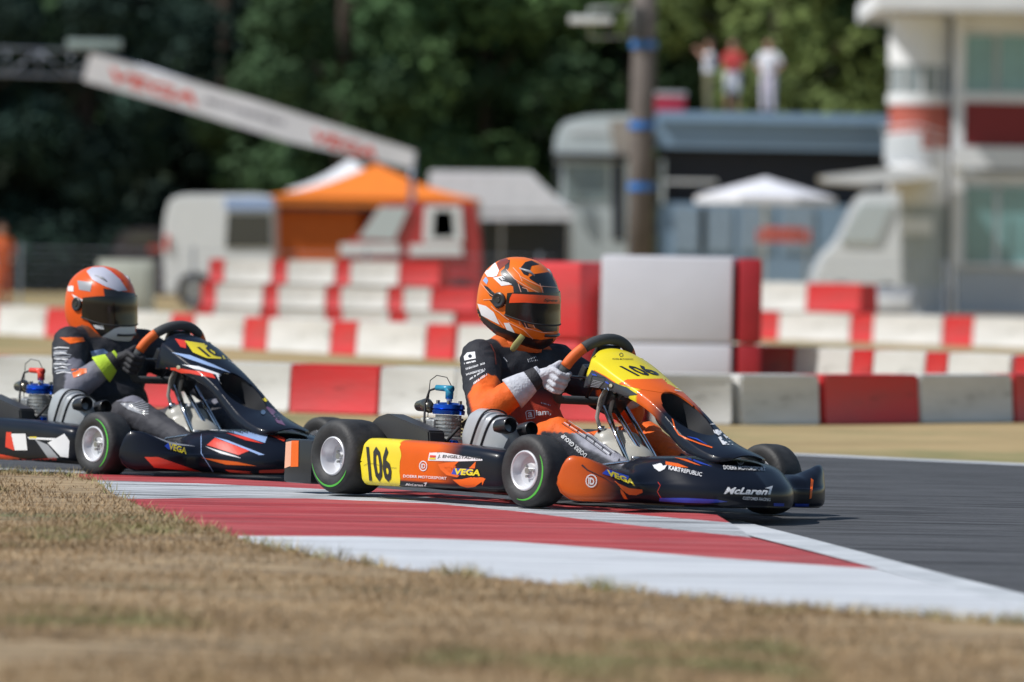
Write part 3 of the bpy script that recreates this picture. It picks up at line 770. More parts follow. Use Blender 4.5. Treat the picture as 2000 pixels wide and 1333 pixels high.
# -- leading kart: nose panel
T, O_, S_ = K1['panel'], (1120, 660), 9.52
poly('orange_field', T, [(840, 860), (905, 820), (1000, 778), (1350, 768), (1560, 765), (1750, 760), (1950, 860), (2000, 1000), (1800, 1040), (1560, 1010), (1250, 960), (1000, 900)], M_orange, O_, S_, .001, 6)
poly('graphite_field', T, [(345, 600), (560, 700), (760, 830), (840, 870), (980, 920), (1200, 1060), (1000, 1080), (700, 1060), (400, 1060), (200, 1080), (180, 960), (240, 780)], mat('graphite_paint', (.035, .037, .045), .35, coat=.5), O_, S_, .0014, 5)
line('orange_pinstripe', T, [(385, 605), (600, 722), (780, 840)], 1.6, M_orange, O_, S_, .002)
text(T, '106', (1190, 718), (1640, 700), (835, 530), M_black, .03, 0, O_, S_, .002, name='number')
text(T, 'DOERR MOTORSPORT', (725, 412), (1110, 418), (725, 388), M_black, .01, 0, O_, S_, .002, 2); ring2(T, (885, 325), 36, 9, M_black, 1, o=O_, sc=S_)
poly('blue_flash', T, [(345, 665), (420, 680), (455, 715), (370, 700)], M_blue, O_, S_, .003); poly('blue_flash', T, [(590, 810), (640, 820), (690, 870), (620, 850)], M_blue, O_, S_, .003)
line('sticker_outline', T, [(355, 710), (600, 745), (580, 830), (480, 930), (290, 960), (355, 710)], 1.0, M_black, O_, S_, .003)
for k in range(5): line('sticker_print', T, [(375 - 12 * k, 790 + 28 * k), (555 - 18 * k, 835 + 22 * k)], .9, M_grey, O_, S_, .003)
for k in range(5): line('sticker_print', T, [(400 + 60 * k, 960 - 8 * k), (490 + 50 * k, 1025)], 1.4, M_lblue, O_, S_, .003)
poly('panel_bolt', T, circ((705, 890), 40), M_chrome, O_, S_, .004); ring2(T, (705, 890), 42, 8, M_black, 1, lift=.005, o=O_, sc=S_)
O_, S_ = (1300, 740), 4.935
line('orange_pinstripe', T, [(0, 275), (35, 310), (60, 380), (90, 480), (130, 540), (200, 580), (330, 630), (450, 668)], 2.2, M_orange, O_, S_, .002)
line('blue_pinstripe', T, [(210, 560), (300, 585), (400, 640)], [.5, 2.4, .5], M_blue, O_, S_, .002)
for p in ([(465, 497), (545, 492), (550, 512), (500, 520), (530, 548), (505, 552), (475, 525)], [(505, 572), (530, 560), (562, 612), (640, 610), (685, 640), (550, 642)], [(550, 545), (565, 530), (612, 562), (612, 590), (590, 590)], [(600, 560), (630, 560), (645, 600), (625, 605)]):
    poly('emblem', T, p, M_grey if p[0][0] > 590 else M_white, O_, S_, .0025)
poly('panel_bolt', T, circ((313, 492), 26), M_chrome, O_, S_, .004)
for k, (a, b) in enumerate([((45, 45), (110, 35)), ((60, 60), (130, 48)), ((88, 92), (185, 108)), ((85, 112), (175, 122)), ((400, 440), (540, 452))]): line('small_print', T, [a, ((a[0] + b[0]) / 2, (a[1] + b[1]) / 2 + (5 if k % 2 else -5)), b], 1.6, M_white, O_, S_, .002)
# -- leading kart: front bumper
T = K1['bumper']
for p, m_ in (([(0, 800), (120, 820), (220, 860), (130, 855), (0, 830)], M_orange), ([(80, 760), (200, 780), (350, 845), (290, 830)], M_orange), ([(190, 765), (270, 780), (450, 850), (330, 820)], M_blue),
              ([(-60, 1150), (200, 1150), (490, 1165), (600, 1185), (400, 1200), (200, 1195), (-60, 1180)], M_blue), ([(1040, 1198), (1140, 1201), (1140, 1229), (1040, 1228)], M_blue), ([(1200, 1204), (1380, 1205), (1380, 1232), (1200, 1230)], M_blue), ([(1400, 960), (1424, 980), (1404, 1150), (1385, 1160)], M_orange), ([(1145, 880), (1180, 825), (1175, 880), (1150, 915)], M_red)):
    poly('colour_flash', T, p, m_, O_, S_, .0014)
ring2(T, (722, 792), 42, 8, M_white, .9, o=O_, sc=S_); text(T, 'ID', (705, 812), (742, 814), (703, 772), M_white, .02, 0, O_, S_)
text(T, 'DOERR MOTORSPORT', (560, 880), (965, 895), (553, 842), M_white, .012, 0, O_, S_, .003, 2)
text(T, 'McLaren', (560, 1112), (975, 1122), (570, 1050), M_white, .035, .3, O_, S_, .003, 2); poly('logo', T, [(955, 1058), (1030, 1035), (1005, 1118), (980, 1115), (1000, 1066)], M_white, O_, S_, .002)
text(T, 'CUSTOMER RACING', (740, 1165), (1003, 1180), (742, 1136), M_white, .01, 0, O_, S_, .003, 2)
text(T, 'KART', (30, 880), (145, 905), (32, 840), M_white, .035, 0, O_, S_, .003, 2); text(T, 'REPUBLIC', (150, 905), (350, 948), (152, 866), M_white, .008, .1, O_, S_, .003, 2)
O_, S_ = (1100, 820), 7.017
poly('eagle_logo', T, [(1225, 625), (1290, 640), (1320, 605), (1345, 605), (1370, 640), (1425, 625), (1390, 680), (1330, 712), (1310, 712), (1250, 670)], M_white, O_, S_, .002)
for p in ([(690, 830), (760, 880), (900, 940), (1080, 960), (1085, 1000), (1000, 1035), (900, 1030), (830, 985), (950, 985), (800, 920)], [(780, 950), (830, 1000), (880, 1090), (830, 1080), (790, 1010)]): poly('swoosh', T, p, M_orange, O_, S_, .0014)
poly('blue_flash', T, [(530, 740), (600, 680), (900, 780), (880, 830), (620, 770)], M_blue, O_, S_, .0018)
text(T, 'VEGA', (605, 765), (978, 915), (592, 685), M_yellow, .04, .0, O_, S_, .003, 3)
ring2(T, (385, 840), 90, 15, M_white, .86, o=O_, sc=S_); text(T, 'ID', (345, 885), (425, 900), (345, 790), M_white, .03, 0, O_, S_)
line('dark_seam', T, [(255, 622), (330, 690), (560, 800), (800, 960)], [3.5, 2.2, 1.4, .6], M_black, O_, S_, .001)
line('red_pinstripe', T, [(1300, 860), (1330, 900), (1290, 990), (1360, 1110)], 1, M_red, O_, S_, .001)
# -- leading kart: rear bumper end
T, O_, S_ = K1['rear'], (540, 820), 7.84
poly('orange_sticker', T, [(235, 325), (345, 325), (340, 720), (220, 725)], M_orange, O_, S_, .002); poly('pale_sticker', T, [(150, 345), (236, 330), (222, 710), (130, 745)], M_pink, O_, S_, .002)
# -- first driver
T, O_, S_ = D1['helmet'], (930, 490), 6.665
for nm, p, m_, lf in (('dark_patch', [(385, 130), (440, 120), (430, 220), (400, 260), (500, 360), (560, 450), (530, 600), (490, 470), (400, 420), (330, 330), (320, 270), (370, 230)], M_black, .001),
    ('dark_patch', [(700, 370), (690, 345), (760, 305), (870, 290), (935, 280), (1010, 340), (1060, 440), (1090, 640), (900, 640), (860, 470)], M_black, .001),
    ('dark_patch', [(480, 450), (560, 430), (650, 490), (700, 545), (880, 585), (900, 650), (700, 650), (500, 640)], M_black, .0012),
    ('dark_patch', [(585, 215), (640, 150), (720, 130), (820, 180), (720, 200), (680, 240), (675, 330), (620, 310), (585, 260)], M_black, .001),
    ('dark_patch', [(100, 450), (150, 470), (250, 600), (400, 700), (300, 660), (180, 590)], M_black, .001), ('dark_patch', [(170, 640), (240, 650), (300, 760), (250, 740)], M_black, .001),
    ('dark_patch', [(0, 700), (80, 850), (200, 930), (330, 1000), (480, 1060), (620, 1110), (760, 1150), (850, 1160), (1000, 1140), (1000, 1300), (700, 1330), (400, 1200), (100, 1000), (0, 900)], M_black, .001),
    ('dark_patch', [(440, 700), (620, 800), (830, 900), (1060, 930), (1050, 1050), (880, 1060), (760, 1000), (640, 1010), (560, 900), (480, 800)], M_black, .001),
    ('white_patch', [(120, 200), (165, 140), (240, 130), (300, 260), (270, 330), (220, 345), (150, 340), (115, 290)], M_white, .0014), ('white_patch', [(220, 352), (350, 330), (430, 420), (470, 440), (330, 460)], M_white, .0014),
    ('white_patch', [(20, 690), (130, 720), (230, 800), (310, 965), (200, 910), (70, 840)], M_white, .0014), ('white_patch', [(360, 940), (430, 940), (505, 1070), (400, 1030)], M_white, .0014),
    ('maroon_patch', [(250, 110), (400, 90), (430, 150), (300, 255)], mat('maroon_print', (.22, .04, .02), .3, coat=.6), .0012), ('blue_patch', [(90, 390), (130, 340), (160, 390), (140, 440)], M_lblue, .0014),
    ('bronze_patch', [(600, 380), (700, 430), (820, 480), (850, 560), (740, 500)], mat('bronze_print', (.42, .14, .02), .3, coat=.5), .0012), ('bronze_patch', [(640, 870), (700, 890), (760, 1000), (680, 990)], mat('bronze_print'), .002)):
    poly(nm, T, p, m_, O_, S_, lf, 4)
for p in ([(395, 250), (500, 370), (640, 460), (870, 575)], [(480, 225), (560, 310), (600, 400)], [(550, 435), (592, 560)], [(600, 480), (660, 500), (692, 570)], [(825, 430), (872, 570)], [(580, 840), (665, 1015)], [(700, 880), (765, 1010)],
          [(640, 1000), (850, 1062), (1010, 1070)], [(560, 330), (690, 400), (840, 465), (1045, 480)], [(70, 430), (180, 560), (330, 660), (520, 820), (575, 960)], [(290, 890), (370, 1000)], [(100, 640), (240, 630)], [(420, 930), (620, 1030), (740, 1150)]):
    line('pinstripe', T, p, 1.3, M_pink, O_, S_, .0024, 4)
for p in ([(300, 360), (340, 395)], [(340, 350), (400, 385)], [(350, 385), (420, 405)]): line('small_print', T, p, 2, M_black, O_, S_, .003)
line('small_print', T, [(200, 720), (250, 770), (300, 800), (360, 850), (430, 900)], 1.6, M_pink, O_, S_, .003)
vis = [c for c in D1['helmet'].children if c.name.startswith('visor') and 'pivot' not in c.name][0]
poly('sun_strip', vis, [(470, 560), (700, 572), (1100, 592), (1110, 695), (800, 685), (620, 675), (430, 680), (440, 620)], mat('fluorescent_orange', (.85, .07, .005), .4, coat=.4), O_, S_, .001, 4)
text(vis, 'Spee', (870, 672), (1045, 680), (880, 622), M_black, .02, .2, O_, S_, .003, 3)
T, O_, S_ = D1['body'], (880, 640), 6.06
for p in ([(160, 345), (200, 300), (290, 290), (300, 370), (240, 380), (170, 395)], ): poly('sleeve_print', T, p, M_white, O_, S_, .002)
poly('sleeve_print', T, circ((235, 345), 22, 8), M_black, O_, S_, .003)
rs = random.Random(3)
for (a, b, wdt) in (((165, 430), (300, 400), 3.2), ((170, 500), (410, 425), 4.2), ((190, 560), (415, 495), 4.2), ((230, 615), (400, 510), 3.6), ((275, 665), (430, 555), 4.4)):
    n = 16
    for k in range(n):
        t = k / n; q = (a[0] + (b[0] - a[0]) * t, a[1] + (b[1] - a[1]) * t); 
        if rs.random() < .12: continue
        line('sleeve_lettering', T, [(q[0] + rs.uniform(-3, 3), q[1] - wdt * 2.6), (q[0] + rs.uniform(4, 12), q[1] + rs.uniform(0, 5)), (q[0] + rs.uniform(-2, 6), q[1] + wdt * 2.6)], 1.1, M_white, O_, S_, .002, 4)
for (a, b) in (((910, 385), (1020, 345)), ((915, 405), (1040, 385)), ((975, 490), (1080, 492)), ((735, 590), (800, 588)), ((625, 360), (670, 410)), ((1000, 545), (1040, 560)), ((1070, 895), (1190, 930))):
    n = 6
    for k in range(n):
        t = k / n; q = (a[0] + (b[0] - a[0]) * t, a[1] + (b[1] - a[1]) * t); line('chest_lettering', T, [(q[0], q[1] - 8), (q[0] + 8, q[1] + 8)], 1.3, M_grey if k % 2 else M_white, O_, S_, .002)
line('chest_logo', T, [(905, 990), (985, 985), (992, 1070), (900, 1085), (888, 1010), (905, 990)], 1.6, M_white, O_, S_, .002)
text(T, 'a', (912, 1068), (968, 1062), (912, 1008), M_white, .02, 0, O_, S_, .003); text(T, 'iam,', (1005, 1058), (1185, 1045), (1005, 985), M_white, .02, 0, O_, S_, .003)
line('sleeve_piping', T, [(470, 200), (520, 300), (535, 440)], 2, mat('piping_print', (.20, .03, .02), .6), O_, S_, .002)
O_, S_ = (1060, 660), 5.127
text(T, 'DOERR GROUP', (450, 1168), (208, 962), (424, 1202), M_white, .02, 0, O_, S_, .003, 3)
for k in range(5): line('knee_panel_rib', T, [(190 + k * 22, 860 - k * 8), (420 + k * 26, 1010 - k * 6), (640 + k * 26, 1170 - k * 4)], 1.2, M_white if k % 2 else M_gloveb, O_, S_, .002)
for k in range(7): line('knee_panel_seam', T, [(275 + 82 * k, 868 + 58 * k), (262 + 82 * k, 892 + 58 * k)], 2, M_gloveb, O_, S_, .003)
# yellow strap end hanging under the helmet
st = MB(); st.tube([(.350, -.080, .622), (.344, -.092, .602), (.336, -.102, .584), (.329, -.109, .568), (.326, -.112, .562)], [.0040, .0042, .0046, .0040, .0018], 14, flat=2.9)
M_strap = mat('yellow_strap', (.36, .34, .12), .8); st.build('chin_strap', M_strap, D1['helmet'], True)

# -- following kart and driver
T, O_, S_ = K2['panel'], (220, 600), 3.702
for nm, p, m_ in (('colour_flash', [(345, 440), (460, 440), (720, 480), (745, 520), (560, 480), (440, 478), (360, 470)], M_red), ('white_flash', [(500, 415), (620, 430), (760, 480), (860, 520), (870, 600), (800, 590), (745, 490), (600, 450)], M_white),
    ('number_plate', [(520, 245), (650, 265), (760, 265), (860, 310), (960, 380), (800, 378), (680, 372), (580, 330)], M_yellow), ('colour_flash', [(450, 230), (530, 245), (530, 300), (490, 290)], M_red),
    ('purple_flash', [(1090, 710), (1160, 740), (1250, 860), (1190, 840), (1150, 780)], mat('purple_print', (.16, .06, .12), .35, coat=.5)), ('purple_flash', [(1240, 740), (1330, 790), (1400, 860), (1350, 870)], mat('purple_print')), ('colour_flash', [(1180, 600), (1230, 620), (1330, 720), (1300, 715)], M_red)):
    poly(nm, T, p, m_, O_, S_, .0015)
text(T, '10', (690, 364), (800, 362), (605, 292), M_black, .03, 0, O_, S_, .003, name='number')
for k in range(6): line('small_print', T, [(965 + 32 * k, 650 + 3 * k), (985 + 32 * k, 672 + 3 * k)], 4, M_yellow, O_, S_, .002)
for k in range(4): line('small_print', T, [(830 + 28 * k, 390 + 14 * k), (900 + 22 * k, 402 + 16 * k)], 1.6, M_white, O_, S_, .002)
poly('panel_bolt', T, circ((1088, 765), 17), M_chrome, O_, S_, .003); poly('panel_bolt', T, circ((478, 437), 14), M_chrome, O_, S_, .003)
T = K2['bumper']
for nm, p, m_ in (('colour_flash', [(680, 1000), (740, 948), (990, 1040), (910, 1072)], M_red), ('pale_flash', [(840, 905), (1000, 850), (1130, 910), (1100, 985), (960, 940)], M_lblue), ('colour_flash', [(1020, 845), (1250, 955), (1240, 975), (1110, 920)], M_red),
    ('colour_flash', [(820, 912), (960, 940), (1090, 990), (960, 965)], M_red), ('white_flash', [(665, 1008), (900, 1080), (930, 1095), (780, 1060)], M_white), ('white_flash', [(730, 940), (830, 965), (1100, 1070), (1060, 1072), (900, 1005)], M_lblue),
    ('colour_flash', [(230, 1085), (330, 1085), (560, 1165), (640, 1190), (300, 1160)], M_red), ('white_flash', [(290, 900), (370, 910), (500, 975), (440, 968)], M_lblue), ('colour_flash', [(410, 850), (460, 850), (570, 910), (540, 918)], M_orange),
    ('colour_flash', [(1060, 1180), (1250, 1172), (1230, 1200), (1060, 1200)], M_red), ('colour_flash', [(810, 1175), (1000, 1190), (1010, 1205), (850, 1195)], M_red), ('blue_flash', [(375, 1005), (400, 985), (500, 1030), (400, 1030)], M_blue)):
    poly(nm, T, p, m_, O_, S_, .0015)
text(T, 'VEGA', (402, 1030), (530, 1068), (405, 985), M_yellow, .03, 0, O_, S_, .003)
line('dark_seam', T, [(640, 920), (640, 1060), (740, 1210)], 1.2, M_lblue, O_, S_, .002)
for nm, p, m_ in (('silver_flash', [(560, 870), (700, 880), (840, 900), (700, 893)], M_white), ('colour_flash', [(640, 1090), (900, 1120), (1040, 1150), (820, 1140)], M_orange), ('silver_flash', [(290, 935), (420, 980), (600, 1010), (430, 1000)], M_grey)): poly(nm, T, p, m_, O_, S_, .0018)
for nm, p, m_ in (('silver_flash', [(430, 330), (560, 350), (720, 415), (860, 480), (700, 430), (540, 375)], M_lblue), ('colour_flash', [(880, 560), (905, 600), (930, 690), (900, 640)], M_orange), ('silver_flash', [(1060, 520), (1110, 560), (1200, 660), (1130, 600)], M_lblue)): poly(nm, K2['panel'], p, m_, O_, S_, .0018)
T, O_, S_ = K2['pod'], (0, 480), 2.776
for nm, p, m_ in (('colour_flash', [(0, 1130), (150, 1160), (300, 1148), (345, 1190), (230, 1203), (0, 1175)], M_red), ('white_flash', [(260, 1070), (350, 1020), (378, 1060), (372, 1150), (330, 1145)], M_white), ('grey_flash', [(190, 1050), (260, 1080), (320, 1150), (265, 1155)], M_grey),
    ('colour_flash', [(35, 1012), (62, 1012), (80, 1112), (30, 1092)], M_red), ('white_flash', [(60, 1020), (140, 1020), (150, 1110), (82, 1110)], M_white), ('white_flash', [(150, 1038), (330, 1046), (330, 1058), (160, 1050)], M_white), ('yellow_flash', [(160, 1036), (200, 1036), (198, 1048), (160, 1046)], M_yellow)):
    poly(nm, T, p, m_, O_, S_, .0015)
T = D2['helmet']
for nm, p, m_ in (('white_patch', [(470, 140), (500, 120), (560, 118), (600, 140), (650, 185), (690, 245), (640, 248), (570, 222), (500, 185)], mat('pale_lilac_print', (.46, .47, .56), .4, coat=.3)), ('dark_patch', [(560, 232), (740, 262), (745, 300), (570, 285)], M_black), ('colour_patch', [(560, 130), (610, 140), (670, 190), (630, 190)], M_red),
    ('grey_patch', [(420, 190), (500, 200), (490, 250), (430, 240)], M_grey), ('white_patch', [(345, 215), (400, 220), (400, 250), (345, 245)], M_white), ('white_patch', [(390, 262), (460, 300), (415, 302)], M_white),
    ('white_patch', [(550, 495), (620, 450), (700, 425), (740, 440), (740, 520), (640, 530)], M_white), ('colour_patch', [(580, 490), (650, 450), (690, 455), (640, 500)], M_red), ('dark_patch', [(440, 320), (560, 400), (700, 420), (620, 450), (550, 495), (470, 400)], M_black), ('white_patch', [(505, 430), (560, 432), (565, 455), (520, 450)], M_white)):
    poly(nm, T, p, m_, O_, S_, .0015 if 'white' not in nm else .002)
T = D2['body']
for k in range(16):
    y = 560 + k * 9; line('sleeve_lettering', T, [(280 + rs.uniform(0, 30), y), (330 + rs.uniform(-20, 20), y + rs.uniform(-10, 6)), (370 + rs.uniform(-15, 18), y + rs.uniform(-8, 8))], 1.6, M_grey if k % 3 else M_white, O_, S_, .002)
poly('sleeve_patch', T, [(385, 672), (470, 668), (470, 690), (400, 718)], M_orange, O_, S_, .002); poly('chest_patch', T, [(490, 575), (560, 560), (600, 590), (500, 605)], M_lblue, O_, S_, .002); poly('collar_patch', T, [(325, 500), (450, 500), (460, 520), (380, 535)], M_orange, O_, S_, .002)
O_, S_ = (220, 600), 3.702
for k in range(7): line('knee_print', T, [(60 + k * 8, 760 + k * 6 - 60), (150 + k * 10, 700 + k * 12), (260, 665 + k * 18)], 1.8, M_grey, O_, S_, .002)
for k in range(5): poly('reflective_patch', T, [(490 + 26 * k, 615 + 47 * k), (535 + 24 * k, 615 + 47 * k), (555 + 22 * k, 655 + 42 * k), (505 + 24 * k, 655 + 42 * k)], M_white, O_, S_, .002)

# ------------------------------------------------------------------ ground
def nmat(name, cols, scales, rough=.9, bump=.5, bs=40, stretch=None, thr=None):
    m = bpy.data.materials.new(name); m.use_nodes = True; n = m.node_tree.nodes; l = m.node_tree.links; b = n['Principled BSDF']; b.inputs['Roughness'].default_value = rough
    tc = n.new('ShaderNodeTexCoord'); src = tc.outputs['Object']
    if stretch: mp = n.new('ShaderNodeMapping'); mp.inputs['Scale'].default_value = stretch; l.new(src, mp.inputs[0]); src = mp.outputs[0]
    prev = None
    for i, (c, sc) in enumerate(zip(cols[1:], scales)):
        nz = n.new('ShaderNodeTexNoise'); nz.inputs['Scale'].default_value = sc; nz.inputs['Detail'].default_value = 8; nz.inputs['Roughness'].default_value = .65
        l.new(src, nz.inputs['Vector']); cr = n.new('ShaderNodeMapRange'); lo, hi = (thr[i] if thr else (.42, .60)); cr.inputs['From Min'].default_value = lo; cr.inputs['From Max'].default_value = hi
        l.new(nz.outputs[0], cr.inputs[0]); mx = n.new('ShaderNodeMix'); mx.data_type = 'RGBA'; l.new(cr.outputs[0], mx.inputs['Factor'])
        if prev is None: mx.inputs['A'].default_value = (*cols[0], 1)
        else: l.new(prev, mx.inputs['A'])
        mx.inputs['B'].default_value = (*c, 1); prev = mx.outputs['Result']
    l.new(prev, b.inputs['Base Color'])
    nb = n.new('ShaderNodeTexNoise'); nb.inputs['Scale'].default_value = bs; nb.inputs['Detail'].default_value = 8; l.new(src, nb.inputs['Vector'])
    bp = n.new('ShaderNodeBump'); bp.inputs['Strength'].default_value = bump; bp.inputs['Distance'].default_value = .02; l.new(nb.outputs[0], bp.inputs['Height']); l.new(bp.outputs[0], b.inputs['Normal'])
    return m
M_dry = nmat('dry_grass_ground', [(.32, .225, .125), (.17, .12, .07), (.40, .29, .165), (.16, .17, .07)], [1.1, 5, .55], .95, .7, 60, stretch=(.45, 1.6, 1), thr=[(.42, .6), (.45, .6), (.58, .72)])
M_verge = nmat('verge_ground', [(.40, .29, .14), (.30, .22, .10), (.15, .17, .06)], [.6, .22], .95, .6, 30, thr=[(.4, .6), (.52, .66)])
M_asph = nmat('asphalt', [(.085, .088, .097), (.045, .047, .053), (.13, .132, .138), (.022, .023, .026)], [1.1, 55, 2.3], .8, .5, 220, stretch=(.5, 4.5, 1), thr=[(.4, .62), (.48, .66), (.50, .62)])
M_kw = nmat('kerb_white_paint', [(.66, .68, .71), (.50, .52, .55), (.20, .205, .21)], [2.2, 3.4], .65, .5, 60, stretch=(.35, 4, 1), thr=[(.42, .60), (.55, .70)])
M_kw2 = nmat('kerb_white_worn', [(.64, .66, .69), (.42, .44, .46), (.10, .105, .11)], [2.0, 3.4], .65, .5, 60, stretch=(.35, 5, 1), thr=[(.42, .60), (.48, .60)])
M_kr = nmat('kerb_red_paint', [(.42, .035, .04), (.50, .10, .10), (.28, .015, .02), (.05, .02, .022)], [1.5, 2.2, 4.1], .65, .5, 60, stretch=(.35, 4, 1), thr=[(.42, .6), (.50, .64), (.53, .67)])
M_line = nmat('track_line_paint', [(.56, .58, .60), (.42, .44, .46)], [3], .6, .2, 90)
def sheet(name, pts, m, z=None, kind='structure', sub=0, thick=0):
    v = [Vector(p) for p in pts]
    if z is not None: v = [Vector((p.x, p.y, z)) for p in v]
    b = MB(); n = len(v); 
    if thick: b.add(v + [p - Vector((0, 0, thick)) for p in v], [tuple(range(n)), tuple(range(n, 2 * n))[::-1]] + [(i, n + i, n + (i + 1) % n, (i + 1) % n) for i in range(n)])
    else: b.add(v, [tuple(range(n))])
    o = b.build(name, m); 
    if kind: o['kind'] = kind
    return o
sheet('ground', [(-400, -40, 0), (400, -40, 0), (400, 900, 0), (-400, 900, 0)], M_verge, GZ - .006)
L0, L1 = G(1312, 876, GZ), G(2000, 907, GZ); d = (L1 - L0).normalized()
far0, far1 = L0 - d * 40, L1 + d * 25
sheet('racetrack', [far0, far1, (30, 2, 0), (1.5, 8, 0), (1.2, 13, 0), (.6, 18, 0), (-2.0, 21.2, 0), G(0, 921, GZ), (-30, 24, 0)], M_asph, GZ)
nn = Vector((-d.y, d.x, 0)); sheet('track_line', [far0 - nn * .24, far1 - nn * .24, far1 - nn * .02, far0 - nn * .02], M_line, GZ + .004)
verge = sheet('verge', [far0 + nn * .05, far1 + nn * .05, (60, 45, 0), (60, 130, 0), (-60, 130, 0), (-60, 45, 0)], M_verge, GZ + .002)
KZ = .008
def KP(l, z=KZ): return [G(x, y, z) for x, y in l]
near = [(150, 930), (185, 938), (215, 960), (248, 978), (330, 1010), (420, 1036), (500, 1062), (620, 1088), (780, 1110), (1000, 1132), (1250, 1158), (1500, 1182), (1750, 1202), (2000, 1219), (2250, 1240)]
kerb = empty('kerb'); kerb['kind'] = 'structure'
def kblock(up, dn, m): 
    o = sheet('kerb_block', KP(up + dn[::-1]), m, None, None, thick=.035); o.parent = kerb; return o
e0 = [(150, 926), (400, 933), (700, 950), (1020, 978), (1250, 994), (1400, 1006)]; e1 = [(180, 938), (400, 945), (620, 955), (820, 970), (1020, 987), (1200, 1002), (1425, 1021)]
e2 = [(245, 975), (420, 973), (600, 974), (850, 984), (1020, 1000), (1200, 1022), (1320, 1035), (1468, 1050)]; e3 = [(465, 1047), (700, 1048), (1000, 1058), (1200, 1073), (1400, 1090), (1716, 1112)]
kblock(e0, e1, M_kr); kblock(e1 + [(1440, 1030)], [(215, 960)] + e2, M_kw2)
kblock(e2, [(248, 978), (330, 1010), (420, 1036)] + e3, M_kr)
kblock(e3, [(500, 1062), (620, 1088), (780, 1110), (1000, 1132), (1250, 1158), (1500, 1182), (1750, 1202), (2000, 1219), (2250, 1243), (2250, 1245)][:-1] + [(2250, 1236), (2000, 1184)], M_kw)
li = [(1380, 1010), (1440, 1016), (1560, 1046), (1700, 1083), (1850, 1123), (2000, 1160), (2250, 1222)]; lo_ = [(1400, 1021), (1470, 1048), (1590, 1078), (1720, 1112), (1860, 1149), (2000, 1184), (2250, 1240)]
sheet('edge_line', KP(li, GZ + .006) + KP(lo_, GZ + .006)[::-1], M_line)
edge2 = KP([(-60, 914), (0, 915), (100, 918), (200, 922), (300, 926)], GZ + .004); edge3 = KP([(300, 930), (200, 926), (100, 922), (0, 919), (-60, 918)], GZ + .004)
sheet('edge_line', edge2 + edge3, M_line)
# foreground turf with an uneven edge
r2 = random.Random(11); ed = []
full = [(-500, 926), (0, 924), (100, 926)] + near + [(2600, 1290)]
for (x0, y0), (x1, y1) in zip(full[:-1], full[1:]):
    n = max(2, int(abs(x1 - x0) / 12))
    for k in range(n): t = k / n; ed.append(G(x0 + (x1 - x0) * t, y0 + (y1 - y0) * t + r2.uniform(-2.5, 2.5), KZ + .006))
pts = ed + [Vector((4, 9, KZ)), Vector((4, -6, KZ)), Vector((-9, -6, KZ)), Vector((-9, 20, KZ))]
sheet('turf', pts, M_dry, KZ + .004, thick=.06)
# blades of dry grass
def inside(x, y, P):
    c = False; n = len(P)
    for i in range(n):
        a, b = P[i], P[(i + 1) % n]
        if (a.y > y) != (b.y > y) and x < (b.x - a.x) * (y - a.y) / (b.y - a.y) + a.x: c = not c
    return c
from mathutils import noise as mn
V, Fc, Tn = [], [], []
N = 0
while N < 66000:
    y = 10.6 + (21.6 - 10.6) * r2.random() ** 1.15; x = r2.uniform(-.105, .105) * y * 1.08
    if not inside(x, y, pts): continue
    g = mn.noise(Vector((x * 1.1, y * .9, 3))) + .5 * mn.noise(Vector((x * 4, y * 3, 9)))
    if r2.random() > .62 + g * 1.1: continue
    # edge tufts are taller and greener
    h = r2.uniform(.006, .019) * (1.4 if g > .36 else 1); a = r2.uniform(0, 6.283); wd = r2.uniform(.0012, .0028); ln = r2.uniform(.2, 1.5) * h; b_ = r2.uniform(0, 6.283)
    k = len(V); p = Vector((x, y, KZ + .003)); dx = Vector((math.cos(a), math.sin(a), 0)) * wd; tp = Vector((math.cos(b_) * ln, math.sin(b_) * ln, h))
    V += [p - dx, p + dx, p + tp * .6 + dx * .6, p + tp]; Fc += [(k, k + 1, k + 2), (k, k + 2, k + 3)]
    u_ = .5 + .5 * mn.noise(Vector((x * .9, y * 3.2, 40))); c = mixc((.47, .325, .18), (.22, .145, .075), max(0, min(1, r2.random() * .6 + u_ * .7 - .1)))
    if g > .36: c = mixc(c, (.20, .22, .09), min(.75, (g - .36) * 3))
    Tn += [c] * 4; N += 1
for _ in range(5200):                     # taller tufts along the ragged kerb edge
    i = r2.randrange(len(ed) - 1); e_ = ed[i].lerp(ed[i + 1], r2.random())
    if abs(e_.x) > .12 * e_.y: continue
    cl_ = mn.noise(Vector((e_.x * 5, e_.y * 5, 2)))
    if cl_ < -.12 and r2.random() < .75: continue
    p = Vector((e_.x + r2.gauss(0, .02), e_.y - .015 + r2.gauss(0, .035), KZ)); h = r2.uniform(.012, .034) * (1.2 + cl_); a = r2.uniform(0, 6.283); b_ = r2.uniform(0, 6.283); k = len(V)
    dx = Vector((math.cos(a), math.sin(a), 0)) * .002; tp = Vector((math.cos(b_) * h * .8, math.sin(b_) * h * .8, h)); V += [p - dx, p + dx, p + tp * .6 + dx * .6, p + tp]; Fc += [(k, k + 1, k + 2), (k, k + 2, k + 3)]
    gn = max(0, min(1, .3 + cl_ * 1.5 + (.5 if e_.x < -.7 else 0))) * r2.random(); Tn += [mixc((.46, .34, .18), (.17, .22, .07), gn)] * 4
gm_ = mat('grass_blade', rough=.85, attr=True, var=.15, vscale=3); go = mesh('dry_grass', V, Fc, gm_, None, False, Tn)
tag(go, 'short dry straw-coloured grass covering the near verge below the kerb', 'grass', kind='stuff')

